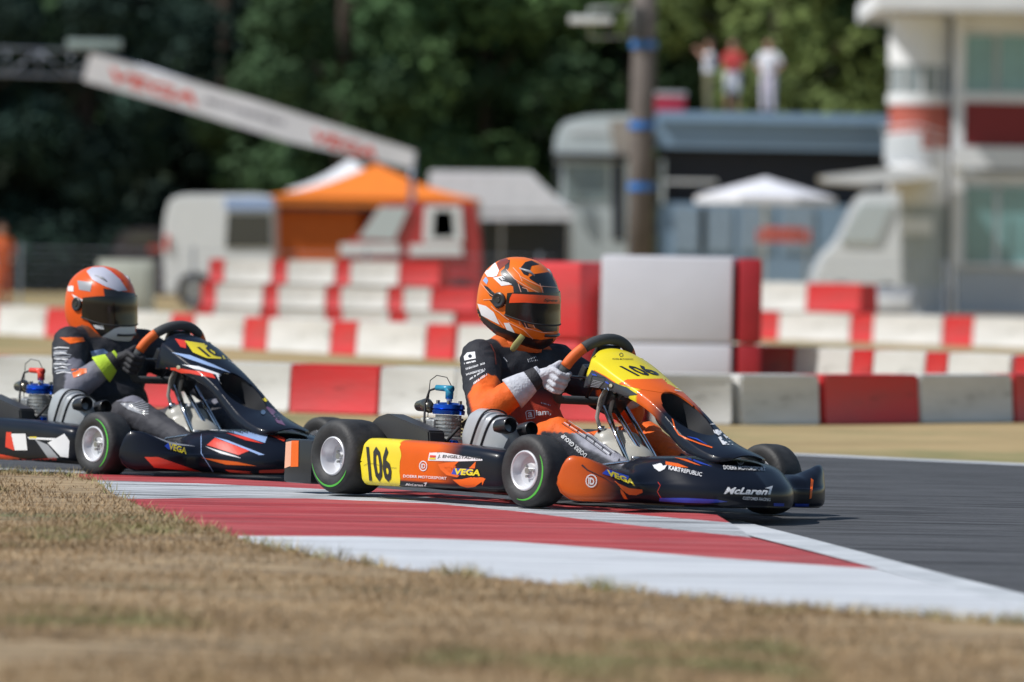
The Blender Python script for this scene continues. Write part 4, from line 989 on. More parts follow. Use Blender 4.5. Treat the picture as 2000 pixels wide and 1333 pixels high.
# ------------------------------------------------------------------ plastic barrier blocks
M_br = nmat('red_barrier_plastic', [(.62, .030, .035), (.50, .05, .05), (.12, .02, .02)], [2.2, 3.4], .5, .12, 20, stretch=(.6, 1, 2.2), thr=[(.4, .65), (.60, .70)])
M_bw = nmat('white_barrier_plastic', [(.68, .67, .65), (.56, .55, .52), (.20, .19, .18)], [2.2, 3.1], .5, .12, 20, stretch=(.6, 1, 2.2), thr=[(.4, .65), (.59, .70)])
_bk = {}
def block_mesh(L, H, D, m):
    k = (round(L, 2), round(H, 2), round(D, 2), m.name)
    if k in _bk: return _bk[k]
    bm = bmesh.new(); bmesh.ops.create_cube(bm, size=1)
    for v in bm.verts: v.co = Vector((v.co.x * L, v.co.y * D * (1 if v.co.z < 0 else .86), v.co.z * H))
    f = [q for q in bm.faces if abs(q.normal.y) > .9 or abs(q.normal.y) > .7]
    r = bmesh.ops.inset_individual(bm, faces=f, thickness=min(.045, L * .12), depth=-.014)
    bmesh.ops.bevel(bm, geom=list(bm.edges), offset=.012, segments=2, affect='EDGES')
    me = bpy.data.meshes.new('barrier_block'); bm.to_mesh(me); bm.free(); me.materials.append(m)
    me.polygons.foreach_set('use_smooth', [True] * len(me.polygons))
    try: me.set_sharp_from_angle(angle=R(40))
    except Exception: pass
    _bk[k] = me; return me
ORD = ['', 'first', 'second', 'third', 'fourth', 'fifth', 'sixth', 'seventh', 'eighth', 'ninth', 'tenth', 'eleventh', 'twelfth', 'thirteenth', 'fourteenth', 'fifteenth', 'sixteenth', 'seventeenth', 'eighteenth', 'nineteenth', 'twentieth']
def wall(bounds, zb, H, D, depth, where, group, rng_=.004):
    """bounds: [(x0, x1, 'R'/'W')] in photo columns; depth(x) -> metres"""
    cnt = {'R': 0, 'W': 0}
    for x0, x1, c in bounds:
        cnt[c] += 1
        a, b = A(x0, 600, depth(x0)), A(x1, 600, depth(x1)); dv = Vector((b.x - a.x, b.y - a.y, 0)); L = dv.length
        o = bpy.data.objects.new('barrier_block', block_mesh(L - .006, H, D, M_br if c == 'R' else M_bw)); C.objects.link(o)
        mid = (a + b) / 2; an = math.atan2(dv.y, dv.x); o.location = (mid.x + r2.uniform(-rng_, rng_), mid.y + r2.uniform(-rng_, rng_) + D / 2, zb + H / 2); o.rotation_euler = (0, 0, an + r2.uniform(-.008, .008))
        k = cnt[c]
        tag(o, '%s %s barrier block from the left in %s' % (ORD[k] if k < 21 else 'last', {'R': 'red', 'W': 'white'}[c], where), 'barrier block', group)
def lerp_tab(t): return lambda x: float(np.interp(x, [a for a, _ in t], [b for _, b in t]))
wall([(-330, -160, 'W'), (-160, 8, 'R'), (8, 195, 'W'), (195, 375, 'R'), (375, 590, 'W'), (590, 765, 'R'), (765, 915, 'W'), (915, 1065, 'W'), (1065, 1268, 'R'), (1268, 1425, 'W'), (1425, 1582, 'W'), (1582, 1770, 'R'), (1770, 1955, 'W'), (1955, 2130, 'R'), (2130, 2320, 'W')],
     GZ, .295, .30, lerp_tab([(-330, 34.2), (0, 32.8), (600, 31.9), (1200, 30.8), (1500, 31.0), (2000, 32.6), (2320, 34)]), 'the nearest barrier wall', 'barrier blocks of the wall nearest the track')
def alt(x0, x1, r, w_, first='R'):
    o = []; x = x0; c = first
    while x < x1: n = x + (r if c == 'R' else w_); o.append((x, min(n, x1), c)); x = n; c = 'W' if c == 'R' else 'R'
    return o
wall([(-200, -100, 'W'), (-100, 15, 'R'), (15, 110, 'W'), (110, 250, 'R'), (250, 357, 'W'), (357, 402, 'R'), (402, 500, 'W'), (500, 548, 'R'), (548, 670, 'W'), (670, 722, 'R'), (722, 858, 'W'), (858, 915, 'R'), (915, 1050, 'W'), (1050, 1110, 'R')],
     GZ, .335, .32, lerp_tab([(-200, 65), (0, 61.5), (300, 57), (600, 52.5), (900, 50), (1110, 49)]), 'the second wall behind the karts', 'barrier blocks of the second wall')
dl = lerp_tab([(380, 67.9), (985, 66.1)])
wall(alt(392, 905, 34, 92, 'R')[:-1] + [(900, 985, 'R')], GZ, .305, .34, dl, 'the bottom row of the three-row stack', 'barrier blocks of the three-row stack')
wall(alt(400, 850, 30, 92, 'R') + [(850, 942, 'R')], GZ + .308, .305, .32, dl, 'the middle row of the three-row stack', 'barrier blocks of the three-row stack')
wall(alt(414, 790, 30, 94, 'R') + [(790, 868, 'R')], GZ + .616, .300, .30, dl, 'the top row of the three-row stack', 'barrier blocks of the three-row stack')
dr = lerp_tab([(1480, 68.5), (2000, 64.5), (2200, 63)])
wall([(1380, 1480, 'W'), (1480, 1540, 'R'), (1540, 1680, 'W'), (1680, 1726, 'R'), (1726, 1862, 'W'), (1862, 1922, 'R'), (1922, 2060, 'W'), (2060, 2120, 'R')], GZ, .37, .34, dr, 'the right-hand wall below the tower', 'barrier blocks below the tower')
wall([(1492, 1592, 'W'), (1592, 1700, 'R')], GZ + .374, .37, .32, dr, 'the short row atop the right wall', 'barrier blocks below the tower')
dc = lerp_tab([(1400, 41), (1500, 40), (2000, 37.6), (2200, 37)])
wall([(1400, 1488, 'W'), (1488, 1582, 'R'), (1582, 1694, 'W'), (1694, 1738, 'R'), (1738, 1840, 'W'), (1840, 1884, 'R'), (1884, 2010, 'W'), (2010, 2070, 'R'), (2070, 2190, 'W')], GZ, .335, .32, dc, 'the low wall right of the big barrier', 'barrier blocks of the low right-hand wall')
# big barrier of large blocks
def bigblock(x0, x1, Y0, Y1, z0, z1, m, lab, D=.55, rnd=.03, prof=None):
    a, b = A(x0, 600, Y0), A(x1, 600, Y1); dv = Vector((b.x - a.x, b.y - a.y, 0)); L = dv.length
    bb = MB(); bb.box((0, 0, 0), (L - .008, D, z1 - z0 - .006), bev=rnd)
    for k in range(2):
        pass
    o = autosmooth(bb.build('large_barrier_block', m), 40); mid = (a + b) / 2; o.location = (mid.x, mid.y + D / 2, (z0 + z1) / 2); o.rotation_euler = (0, 0, math.atan2(dv.y, dv.x))
    tag(o, lab, 'barrier', 'large barrier blocks between the two drivers and the tower')
M_bwb = mat('white_tarpaulin', (.60, .60, .66), .6, var=.06, vscale=2, bump=.25, bscale=6)
for z0, z1, wh in ((GZ, .318, 'lower'), (.322, .955, 'upper')):
    t_ = z1 - (.045 if z0 > 0 else 0)
    bigblock(1062, 1178, 40.05, 39.75, z0, t_, M_br, '%s large red barrier block left of the white one' % wh, .6, .05)
    bigblock(1180, 1440, 39.45, 39.35, z0, z1 + (.01 if z0 > 0 else 0), M_bwb, '%s large white barrier block of the tall barrier' % wh, .6, .03)
    bigblock(1442, 1489, 39.30, 39.30, z0, z1, mat('deep_red_barrier', (.36, .012, .02), .5), '%s narrow deep red block ending the tall barrier' % wh, .62, .03)

# ------------------------------------------------------------------ trees
def leaf_crown(name, m, h, rad, z0, n, size, seed, cone=False):
    q = random.Random(seed); V, F_, T = [], [], []
    cl = []
    for _ in range(44):
        z = q.random(); rr = (rad * (1 - .85 * z) if cone else rad * (math.sin(math.pi * (.12 + .80 * z)) ** .7)) * q.uniform(.35, 1)
        a = q.uniform(0, 6.283); cl.append((Vector((rr * math.cos(a), rr * math.sin(a), z0 + (h - z0) * z)), q.uniform(.55, 1.25) * rad * .30, q.uniform(.75, 1.25)))
    for _ in range(n):
        c, r_, t_ = q.choice(cl); d = Vector((q.gauss(0, 1), q.gauss(0, 1), q.gauss(0, .8))).normalized(); p = c + d * r_ * q.uniform(.55, 1.08) ** .6
        a = Vector((q.gauss(0, 1), q.gauss(0, 1), q.gauss(0, .6))).normalized(); b = d.cross(a)
        if b.length < .1: continue
        b.normalize(); s = size * q.uniform(.6, 1.3); k = len(V)
        V += [p - a * s, p + b * s * .55, p + a * s, p - b * s * .55]; F_.append((k, k + 1, k + 2, k + 3)); g = t_ * q.uniform(.88, 1.14)
        T += [g] * 4
    return V, F_, T
M_bark = mat('bark', (.06, .045, .035), .9, bump=.6, bscale=20)
M_leaf = mat('foliage', rough=.9, attr=True, var=.25, vscale=.8)
def tree_proto(seed, h, rad, z0, n, size, col, cone=False):
    V, F_, T = leaf_crown('crown', M_leaf, h, rad, z0, n, size, seed, cone)
    me = bpy.data.meshes.new('crown'); me.from_pydata([tuple(p) for p in V], [], F_); me.materials.append(M_leaf)
    at = me.color_attributes.new('tint', 'FLOAT_COLOR', 'POINT'); arr = np.ones((len(V), 4), np.float32); g = np.array(T)[:, None]; arr[:, :3] = np.array(col)[None] * g; at.data.foreach_set('color', arr.ravel())
    q = random.Random(seed); tb = MB(); tb.tube([(0, 0, -.1), (.05, .02, h * .3), (-.05, .05, h * .6), (0, 0, h * .86)], [h * .022, h * .017, h * .011, .03], 10)
    for _ in range(9):
        z = q.uniform(.25, .75) * h; a = q.uniform(0, 6.28); L = rad * q.uniform(.4, .75); tb.tube([(0, 0, z), (L * .5 * math.cos(a), L * .5 * math.sin(a), z + L * .35), (L * math.cos(a), L * math.sin(a), z + L * .6)], [.09, .05, .02], 6)
    tm = tb.build('trunk', M_bark); t_me = tm.data; bpy.data.objects.remove(tm)
    return me, t_me
PR = [tree_proto(1, 13.5, 4.2, 1.2, 17000, .17, (.042, .092, .034)), tree_proto(2, 12.0, 3.9, .8, 16000, .16, (.065, .125, .040)), tree_proto(3, 14.5, 4.4, 1.0, 17000, .17, (.12, .165, .045)), tree_proto(4, 13.0, 3.0, .4, 15000, .15, (.012, .036, .026), True)]
def tree(x, y, k, s, rz, lab, z=0):
    t = empty('tree', (x, y, GZ + z), rz); t.scale = (s, s, s)
    for nm, me in zip(('crown', 'trunk'), PR[k]):
        o = bpy.data.objects.new(nm, me); C.objects.link(o); o.parent = t
    tag(t, lab, 'tree', 'trees closing off the paddock')
kinds = {0: 'mid-green broadleaf tree', 1: 'leafy green tree', 2: 'yellowish-green broadleaf tree', 3: 'dark narrow conifer'}
row1 = [(-27, 3), (-23.5, 3), (-20, 3), (-16.5, 3), (-13.6, 3), (-10.8, 3), (-7.6, 3), (-4.4, 0), (-.8, 1), (3.0, 0), (6.6, 2), (10.2, 1), (14.0, 0), (17.6, 2), (21.5, 1), (26, 0)]
for i, (x, k) in enumerate(row1):
    tree(x, 136 + r2.uniform(-3, 3), k, r2.uniform(.92, 1.08), r2.uniform(0, 6.28), kinds[k] + ', %s from left in the front row of trees' % ORD[i + 1])
for i in range(13):
    x = -30 + i * 5 + r2.uniform(-.8, .8); k = 3 if x < -14 else r2.choice((0, 1, 0, 2))
    tree(x, 147 + r2.uniform(-3, 4), k, r2.uniform(1.1, 1.3), r2.uniform(0, 6.28), kinds[k] + ', %s from left in the back row of trees' % ORD[i + 1])
for i in range(12):
    tree(-33 + i * 6 + r2.uniform(-1, 1), 160 + r2.uniform(-3, 4), r2.choice((0, 1)) if i > 3 else 3, r2.uniform(1.35, 1.5), r2.uniform(0, 6.28), 'tall dark tree, %s from left in the farthest row of trees' % ORD[i + 1])
# undergrowth closing the gaps between the trunks
q = random.Random(5); V, F_, T = [], [], []
for _ in range(80000):
    x = q.uniform(-34, 34); y = q.uniform(140, 146); z = q.uniform(0, 1) ** .8 * (5.6 + 1.2 * math.sin(x * .7) + .8 * math.sin(x * 1.9)); p = Vector((x, y, GZ + z))
    a = Vector((q.gauss(0, 1), q.gauss(0, 1), q.gauss(0, .7))).normalized(); b = a.orthogonal().normalized(); s = q.uniform(.10, .22); k = len(V)
    V += [p - a * s, p + b * s * .6, p + a * s, p - b * s * .6]; F_.append((k, k + 1, k + 2, k + 3)); g = q.uniform(.7, 1.3); T += [(.022 * g, .04 * g, .02 * g)] * 4
ug = mesh('undergrowth', V, F_, M_leaf, None, False, T); tag(ug, 'dark undergrowth of shrubs filling the gaps under the trees', 'shrubs', kind='stuff')

V, F_, T = [], [], []
for _ in range(52000):
    x = q.uniform(-44, 44); y = q.uniform(168, 176); z = q.random() * 15; p = Vector((x, y, GZ + z))
    a = Vector((q.gauss(0, 1), q.gauss(0, 1), q.gauss(0, .7))).normalized(); b = a.orthogonal().normalized(); s = q.uniform(.25, .50); k = len(V)
    V += [p - a * s, p + b * s * .6, p + a * s, p - b * s * .6]; F_.append((k, k + 1, k + 2, k + 3)); g = q.uniform(.7, 1.3); T += [(.03 * g, .055 * g, .028 * g)] * 4
fw = mesh('distant_wood', V, F_, M_leaf, None, False, T); tag(fw, 'distant wood closing the view behind the rows of trees', 'wood', kind='stuff')

# ------------------------------------------------------------------ paddock
M_glass = mat('dark_window_glass', (.02, .03, .04), .08, coat=1, var=.02)
M_tealglass = mat('tower_window_glass', (.16, .33, .35), .10, coat=1, var=.25, vscale=1.2)
M_wpaint = mat('white_vehicle_paint', (.74, .76, .77), .35, coat=.5, var=.04)
M_spaint = mat('silver_vehicle_paint', (.56, .62, .64), .3, .2, coat=.6, var=.05)
M_bpaint = mat('blue_grey_panel', (.22, .33, .45), .45, coat=.2, var=.05, vscale=1)
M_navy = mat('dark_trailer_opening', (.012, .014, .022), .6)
M_rpaint = mat('red_vehicle_paint', (.42, .03, .035), .35, coat=.5, var=.05)
M_tow = mat('tower_render', (.72, .73, .74), .7, var=.08, vscale=1.5, bump=.1)
M_towg = mat('tower_grey_panel', (.42, .47, .53), .6, var=.06, vscale=1.5)
M_towr = mat('tower_red_band', (.20, .002, .008), .6, coat=.2, var=.04)
M_towp = mat('tower_bay_red', (.42, .10, .07), .6, var=.08)
def fr(Y): return lambda x, y: A(x, y, Y)
def rect(parent, name, x0, y0, x1, y1, Y, D, m, bev=.0):
    """box whose front face fills the photo rectangle at depth Y, D metres deep"""
    xm, ym = (x0 + x1) / 2, (y0 + y1) / 2; c = A(xm, ym, Y); w_ = (x1 - x0) * px(Y); h = (y1 - y0) * px(Y)
    o = MB().box((c.x, Y + D / 2, c.z), (w_, D, h), bev=bev).build(name, m)
    if parent is not None:
        base = parent.location; 
        for v in o.data.vertices: v.co -= base
        o.parent = parent
    if bev: autosmooth(o, 40)
    return o
def place(name, x, Y): 
    c = A(x, 600, Y); return empty(name, (c.x, Y, GZ))
def put(o, parent):
    for v in o.data.vertices: v.co -= parent.location
    o.parent = parent; return o
def extr(parent, name, pts, Y, D, m, bev=0):
    P3 = [A(x, y, Y) for x, y in pts]; o = MB().prism([(p.x, p.z) for p in P3], Y, Y + D).build(name, m)
    if bev:
        bm = bmesh.new(); bm.from_mesh(o.data); bmesh.ops.bevel(bm, geom=list(bm.edges), offset=bev, segments=2, affect='EDGES'); bm.to_mesh(o.data); bm.free(); autosmooth(o, 40)
    return put(o, parent)
def gzy(x, Y): return CYP + _row(x, Y)
def _row(x, Y):          # photo row of the ground at column x, depth Y
    lo, hi = 0, 1500
    for _ in range(30):
        m_ = (lo + hi) / 2
        if A(x, m_, Y).z > GZ: lo = m_
        else: hi = m_
    return lo - CYP
def vwheel(parent, x, Y, r, w_=.22):
    p = A(x, 600, Y); c = Vector((p.x, Y, GZ + r)) - parent.location
    t = autosmooth(MB().lathe([(-w_ / 2, r * .6), (-w_ / 2, r * .93), (-w_ * .35, r), (w_ * .35, r), (w_ / 2, r * .93), (w_ / 2, r * .6)], c, (0, -1, 0), 28).build('tyre', M_rubber, parent))
    MB().cyl(c + Vector((0, -w_ * .42, 0)), c + Vector((0, w_ * .4, 0)), r * .6).build('rim', M_steel, t)

# control tower (right)
TY = 110.0; tw = place('control_tower', 1900, TY)
gr = gzy(1900, TY)
rect(tw, 'wall', 1868, 522, 2330, gr, TY, .4, M_towg); rect(tw, 'wall', 1868, 343, 2330, 362, TY, .4, M_tow); rect(tw, 'wall', 1868, 26, 2330, 66, TY, .4, M_tow)
rect(tw, 'floor_band', 1862, 290, 2340, 332, TY - .25, .7, M_tow); rect(tw, 'floor_band', 1860, 184, 2340, 203, TY - .15, .5, M_tow)
rect(tw, 'red_band', 1868, 203, 2330, 290, TY - .05, .4, M_towr)
rect(tw, 'roof_slab', 1712, -12, 2360, 25, TY - 1.2, 6, M_tow, .02)
rect(tw, 'corner_pier', 1862, 25, 1882, 522, TY - .12, .5, M_tow)
rect(tw, 'back_wall', 1760, -10, 2330, gr, TY + 3.2, .3, M_towg)
for (x0, x1) in ((1882, 1945), (1949, 2030), (2034, 2110), (2114, 2200), (2204, 2320)):
    for (y0, y1) in ((66, 184), (362, 521)):
        f = rect(tw, 'window_frame', x0, y0, x1, y1, TY + .06, .08, M_wpaint); 
        g = rect(tw, 'window_pane', x0 + 3, y0 + 4, x1 - 3, y1 - 3, TY + .02, .03, M_tealglass)
        g.parent = f
sill = rect(tw, 'window_sill', 1862, 518, 2330, 526, TY - .1, .3, M_tow)
# rounded stair bay
def bay(name, y0, y1, m, rad=.62, off=0):
    c = A(1800, (y0 + y1) / 2, TY); z1, z0 = A(1800, y0, TY).z, A(1800, y1, TY).z
    o = MB().lathe([(0, 0), (0, rad + off), (z1 - z0, rad + off), (z1 - z0, 0)], (c.x, TY + .5, z0), (0, 0, 1), 40, False).build(name, m); autosmooth(o, 40); return put(o, tw)
bay('bay_wall', 30, 128, M_tow, .64); bay('bay_window_band', 128, 184, mat('bay_grey_glass', (.22, .26, .28), .2, coat=.5), .62); bay('bay_ledge', 184, 204, M_tow, .68); bay('bay_red_wall', 204, 290, M_towp, .64)
bay('bay_wall', 290, 400, M_tow, .66); bay('bay_wall', 400, 560, mat('bay_lower_wall', (.42, .46, .46), .6), .64); bay('bay_wall', 560, gr, M_towg, .66)
for k in range(5):
    a = R(200 + 35 * k); c = A(1800, 155, TY); o = MB().box((c.x + .64 * math.cos(a), TY + .5 + .64 * math.sin(a), c.z), (.05, .05, 56 * px(TY))).build('bay_mullion', M_tow); put(o, tw)
q_ = rect(tw, 'notice', 1745, 425, 1822, 458, TY - .26, .02, M_wpaint)
# outside stair railings and unit on the bay
for k in range(6):
    y = 250 + 14 * k; o = MB().tube([A(1722 + 3 * k, y, TY - .5), A(1790, y - 6, TY - .75), A(1850, y + 12, TY - .5)], .018, 6).build('stair_rail', M_wpaint, None, True); put(o, tw)
o = rect(tw, 'air_unit', 1730, 262, 1800, 318, TY - .9, .45, M_wpaint, .02)
extr(tw, 'entrance_canopy', [(1605, 345), (1745, 328), (1830, 332), (1835, 346), (1700, 362), (1612, 356)], TY - 1.6, 1.8, M_tow)
tag(tw, 'white control tower with red band, tinted windows and rounded bay at the right edge', 'building')

# hospitality truck
KY = 116.0; tk = place('race_truck', 1400, KY); g2 = gzy(1400, KY)
cabp = [(1082, 300), (1086, 262), (1100, 238), (1150, 226), (1262, 222), (1262, g2 - 40), (1100, g2 - 40), (1092, 430), (1094, 330)]
extr(tk, 'cab', cabp, KY - .2, 2.4, M_spaint, .06)
extr(tk, 'cab_window', [(1104, 322), (1188, 322), (1188, 392), (1104, 394)], KY - .24, .03, mat('pale_cab_glass', (.20, .26, .27), .12, coat=.6)); extr(tk, 'cab_door_gap', [(1196, 318), (1218, 318), (1218, 470), (1196, 470)], KY - .235, .03, M_navy); rect(tk, 'wing_mirror', 1084, 322, 1096, 372, KY - .55, .12, M_rubber, .02); rect(tk, 'sun_visor', 1080, 300, 1225, 314, KY - .45, .3, M_rubber, .03)
rect(tk, 'roof_light', 1112, 253, 1190, 259, KY - .24, .05, M_wpaint); extr(tk, 'cab_side_vent', [(1190, 235), (1262, 232), (1262, 310), (1200, 310)], KY - .23, .03, mat('warm_grey', (.34, .30, .26), .5))
rect(tk, 'trailer_roof_rail', 1285, 222, 1780, 240, KY - .15, 2.5, mat('bright_blue_grey_rail', (.24, .38, .56), .4, coat=.3)); rect(tk, 'trailer_side', 1285, 240, 1780, 292, KY, 2.4, M_bpaint)
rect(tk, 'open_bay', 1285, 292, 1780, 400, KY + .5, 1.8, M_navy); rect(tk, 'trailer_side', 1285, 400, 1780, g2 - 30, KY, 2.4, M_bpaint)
for x in (1350, 1400, 1478, 1560): rect(tk, 'side_panel', x - 34, 404, x + 30, 492, KY - .04, .04, mat('light_blue_grey', (.26, .34, .42), .45))
rect(tk, 'grey_strip', 1285, 352, 1400, 358, KY - .05, .1, M_wpaint)
for x in (1140, 1330, 1620, 1680): vwheel(tk, x, KY + .1, .5, .3)
rect(tk, 'ladder_rail', 1290, 312, 1298, 400, KY - .06, .04, M_spaint)
tag(tk, 'silver-cab race truck with blue-grey trailer and dark open side bay', 'truck')
# parasol
pp = place('parasol', 1495, 100); V = []; c0 = A(1495, 350, 100); n = 8
top = Vector((c0.x, 100, A(1495, 347, 100).z)); zr = A(1495, 386, 100).z; rr = 146 * px(100)
V = [top] + [Vector((c0.x + rr * math.cos(2 * math.pi * (i + .5) / n), 100 + rr * math.sin(2 * math.pi * (i + .5) / n), zr)) for i in range(n)] + [Vector((c0.x + rr * math.cos(2 * math.pi * (i + .5) / n), 100 + rr * math.sin(2 * math.pi * (i + .5) / n), zr - .13)) for i in range(n)]
o = mesh('canopy', V, [(0, 1 + i, 1 + (i + 1) % n) for i in range(n)] + [(1 + i, 9 + i, 9 + (i + 1) % n, 1 + (i + 1) % n) for i in range(n)], mat('white_canvas', (.70, .70, .74), .8)); put(o, pp)
put(MB().cyl((c0.x, 100, GZ), (c0.x, 100, top.z), .03).build('pole', M_wpaint), pp); put(MB().cyl((c0.x, 100, GZ), (c0.x, 100, GZ + .08), .3).build('base', M_rubber), pp)
for i in range(8): put(MB().cyl((c0.x, 100, zr + .15), V[1 + i].lerp(top, .1) - Vector((0, 0, .03)), .012, n=6).build('rib', M_steel), pp)
tag(pp, 'white parasol standing in front of the blue-grey truck trailer', 'parasol')
# tents
def tent(xl, xr, yt, ye, yb, Y, D, m, mw, lab, peak=None, walls=True, val=None):
    t = place('marquee_tent', (xl + xr) / 2, Y); a, b = A(xl, ye, Y), A(xr, ye, Y); zt = A((xl + xr) / 2, yt, Y + D / 2).z; ze = a.z; hv = (yb - ye) * px(Y)
    cx = (a.x + b.x) / 2 if peak is None else A(peak, 500, Y).x; x0, x1 = a.x, b.x
    rid = .18 * (x1 - x0); N_ = 10; V = []; F_ = []
    # pyramid roof with a slight sag
    for i in range(N_ + 1):
        tt = i / N_; s_ = 1 - tt; sag = -.22 * math.sin(math.pi * tt) * (zt - ze) * .6
        for (px_, py_) in ((x0, Y), (x1, Y), (x1, Y + D), (x0, Y + D)):
            V.append(Vector((cx + (px_ - cx) * (s_ + .02), Y + D / 2 + (py_ - Y - D / 2) * (s_ + .02), ze + (zt - ze) * tt + sag)))
    for i in range(N_):
        for j in range(4): F_.append((4 * i + j, 4 * i + (j + 1) % 4, 4 * i + 4 + (j + 1) % 4, 4 * i + 4 + j))
    put(mesh('roof', V, F_, m), t)
    vb = MB()
    for (p, q__) in (((x0, Y), (x1, Y)), ((x1, Y), (x1, Y + D)), ((x0, Y + D), (x0, Y))):
        vb.box(((p[0] + q__[0]) / 2, (p[1] + q__[1]) / 2, ze - hv / 2), (abs(p[0] - q__[0]) + .02, abs(p[1] - q__[1]) + .02, hv))
    put(vb.build('valance', val or m), t)
    for (p_, q__) in ((x0, Y), (x1, Y), (x1, Y + D), (x0, Y + D)): put(MB().cyl((p_, q__, GZ), (p_, q__, ze), .03, n=10).build('leg', M_steel), t)
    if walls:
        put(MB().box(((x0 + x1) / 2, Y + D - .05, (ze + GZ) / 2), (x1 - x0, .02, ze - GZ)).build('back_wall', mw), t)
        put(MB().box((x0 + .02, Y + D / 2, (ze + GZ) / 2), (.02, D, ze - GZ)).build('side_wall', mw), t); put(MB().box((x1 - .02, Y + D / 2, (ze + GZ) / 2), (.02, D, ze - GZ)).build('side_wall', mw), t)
    tag(t, lab, 'tent'); return t
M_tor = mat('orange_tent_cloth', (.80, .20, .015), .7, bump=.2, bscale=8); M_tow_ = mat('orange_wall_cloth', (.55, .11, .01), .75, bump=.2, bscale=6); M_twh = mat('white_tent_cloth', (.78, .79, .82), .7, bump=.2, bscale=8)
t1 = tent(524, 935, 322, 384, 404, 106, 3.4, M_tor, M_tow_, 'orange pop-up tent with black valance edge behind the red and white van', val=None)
put(MB().box((A(730, 412, 106).x, 105.97, A(730, 408, 106).z), (400 * px(106), .02, .09)).build('black_trim', M_black), t1)
put(MB().box((A(615, 470, 106).x, 106.2, 1.05), (1.75, .03, 2.1)).build('front_wall', M_tow_), t1)
t2 = place('marquee_tent', 985, 112); extr(t2, 'roof', [(838, 334), (1036, 336), (1062, 362), (1090, 388), (1120, 408), (1120, 414), (838, 414)], 112, 3.2, M_twh, .03); extr(t2, 'valance', [(838, 414), (1118, 414), (1118, 430), (838, 430)], 112.02, .04, M_twh)
for lx in (845, 980, 1112):
    for ly in (112.05, 115.1): p = A(lx, 430, 112); put(MB().cyl((p.x, ly, GZ), (p.x, ly, p.z), .03, n=10).build('leg', M_steel), t2)
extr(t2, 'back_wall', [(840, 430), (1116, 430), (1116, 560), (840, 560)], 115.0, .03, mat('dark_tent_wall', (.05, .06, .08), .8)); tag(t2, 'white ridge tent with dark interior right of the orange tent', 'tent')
tent(560, 800, 312, 372, 380, 118, 3.2, M_twh, M_twh, 'white pop-up tent behind the orange tent')
# dark van opening / cars
def vehicle(name, prof, Y, D, m, wins, wheels, lab, cat, extra=(), wr=.3):
    v = place(name, sum(p[0] for p in prof) / len(prof), Y); extr(v, 'body', prof, Y, D, m, .04)
    for w_ in wins: extr(v, 'window', w_, Y - .03, .05, M_glass)
    for (nm, p, mm) in extra: extr(v, nm, p, Y - .05, .07, mm)
    for x in wheels: vwheel(v, x, Y + .08, wr); 
    tag(v, lab, cat); return v
gv = gzy(430, 97)
vehicle('white_van', [(318, 470), (322, 420), (332, 388), (360, 380), (500, 379), (534, 384), (536, gv - 30), (322, gv - 30)], 97, 1.9, M_wpaint, [[(444, 418), (528, 418), (530, 484), (440, 484)]], (380, 505), 'white van parked left of the orange tent', 'van',
        (('side_strip', [(440, 388), (532, 388), (534, 410), (440, 410)], M_lblue), ('rear_lamp', [(322, 460), (330, 460), (330, 490), (322, 490)], M_red)), .34)
gm2 = gzy(800, 88)
vehicle('service_van', [(664, 500), (668, 478), (700, 462), (742, 402), (760, 396), (930, 396), (940, 470), (945, gm2 - 30), (664, gm2 - 30)], 88, 1.7, M_rpaint, [[(708, 466), (746, 408), (762, 406), (738, 468)], [(846, 410), (886, 410), (892, 468), (842, 468)]], (730, 900), 'red and white service van with sloping windscreen in front of the orange tent', 'van',
        (('windscreen', [(700, 466), (742, 404), (800, 404), (770, 470)], M_spaint), ('bumper', [(664, 476), (778, 476), (782, 498), (664, 500)], M_wpaint), ('white_panel', [(830, 402), (900, 402), (904, 474), (826, 474)], M_wpaint), ('pane', [(848, 412), (884, 412), (888, 464), (844, 464)], M_glass), ('white_panel', [(800, 478), (900, 478), (905, 500), (800, 500)], M_wpaint)), .32)
gc = gzy(1700, 104)
vehicle('motorhome', [(1590, 540), (1608, 500), (1640, 470), (1676, 396), (1690, 378), (1760, 376), (1765, gc - 26), (1590, gc - 26)], 104, 2.0, M_wpaint, [], (1640, 1730), 'white motorhome cab with a sloping windscreen beside the tower', 'motorhome',
        (('windscreen', [(1640, 472), (1680, 398), (1745, 398), (1712, 474)], M_spaint),), .34)
gd = gzy(270, 100)
vehicle('parked_car', [(215, 520), (222, 478), (238, 452), (262, 446), (345, 446), (345, gd - 20), (215, gd - 20)], 101, 1.7, mat('dark_purple_paint', (.03, .022, .04), .3, coat=.6), [[(240, 476), (256, 454), (300, 454), (300, 476)]], (255,), 'dark car parked behind the white van', 'car', (('tail_lamp', [(290, 480), (318, 480), (318, 492), (290, 492)], M_red),), .3)
cb = place('equipment_cabinet', 245, 72); rect(cb, 'cabinet_body', 190, 508, 296, gzy(245, 72), 72, .6, mat('cream_cabinet', (.50, .52, .46), .6), .02); rect(cb, 'cabinet_door', 200, 520, 286, 596, 71.98, .03, mat('cream_cabinet'), .005)
tag(cb, 'pale cream cabinet standing behind the left-hand wall', 'cabinet')
cb = place('equipment_cabinet', 1750, 70); rect(cb, 'cabinet_body', 1700, 560, 1785, gzy(1745, 70), 70, .5, mat('grey_cabinet', (.36, .38, .42), .6), .02); rect(cb, 'cabinet_door', 1706, 578, 1778, 606, 69.98, .03, M_tow, .005)
tag(cb, 'low grey cabinet beside the short block row', 'cabinet')
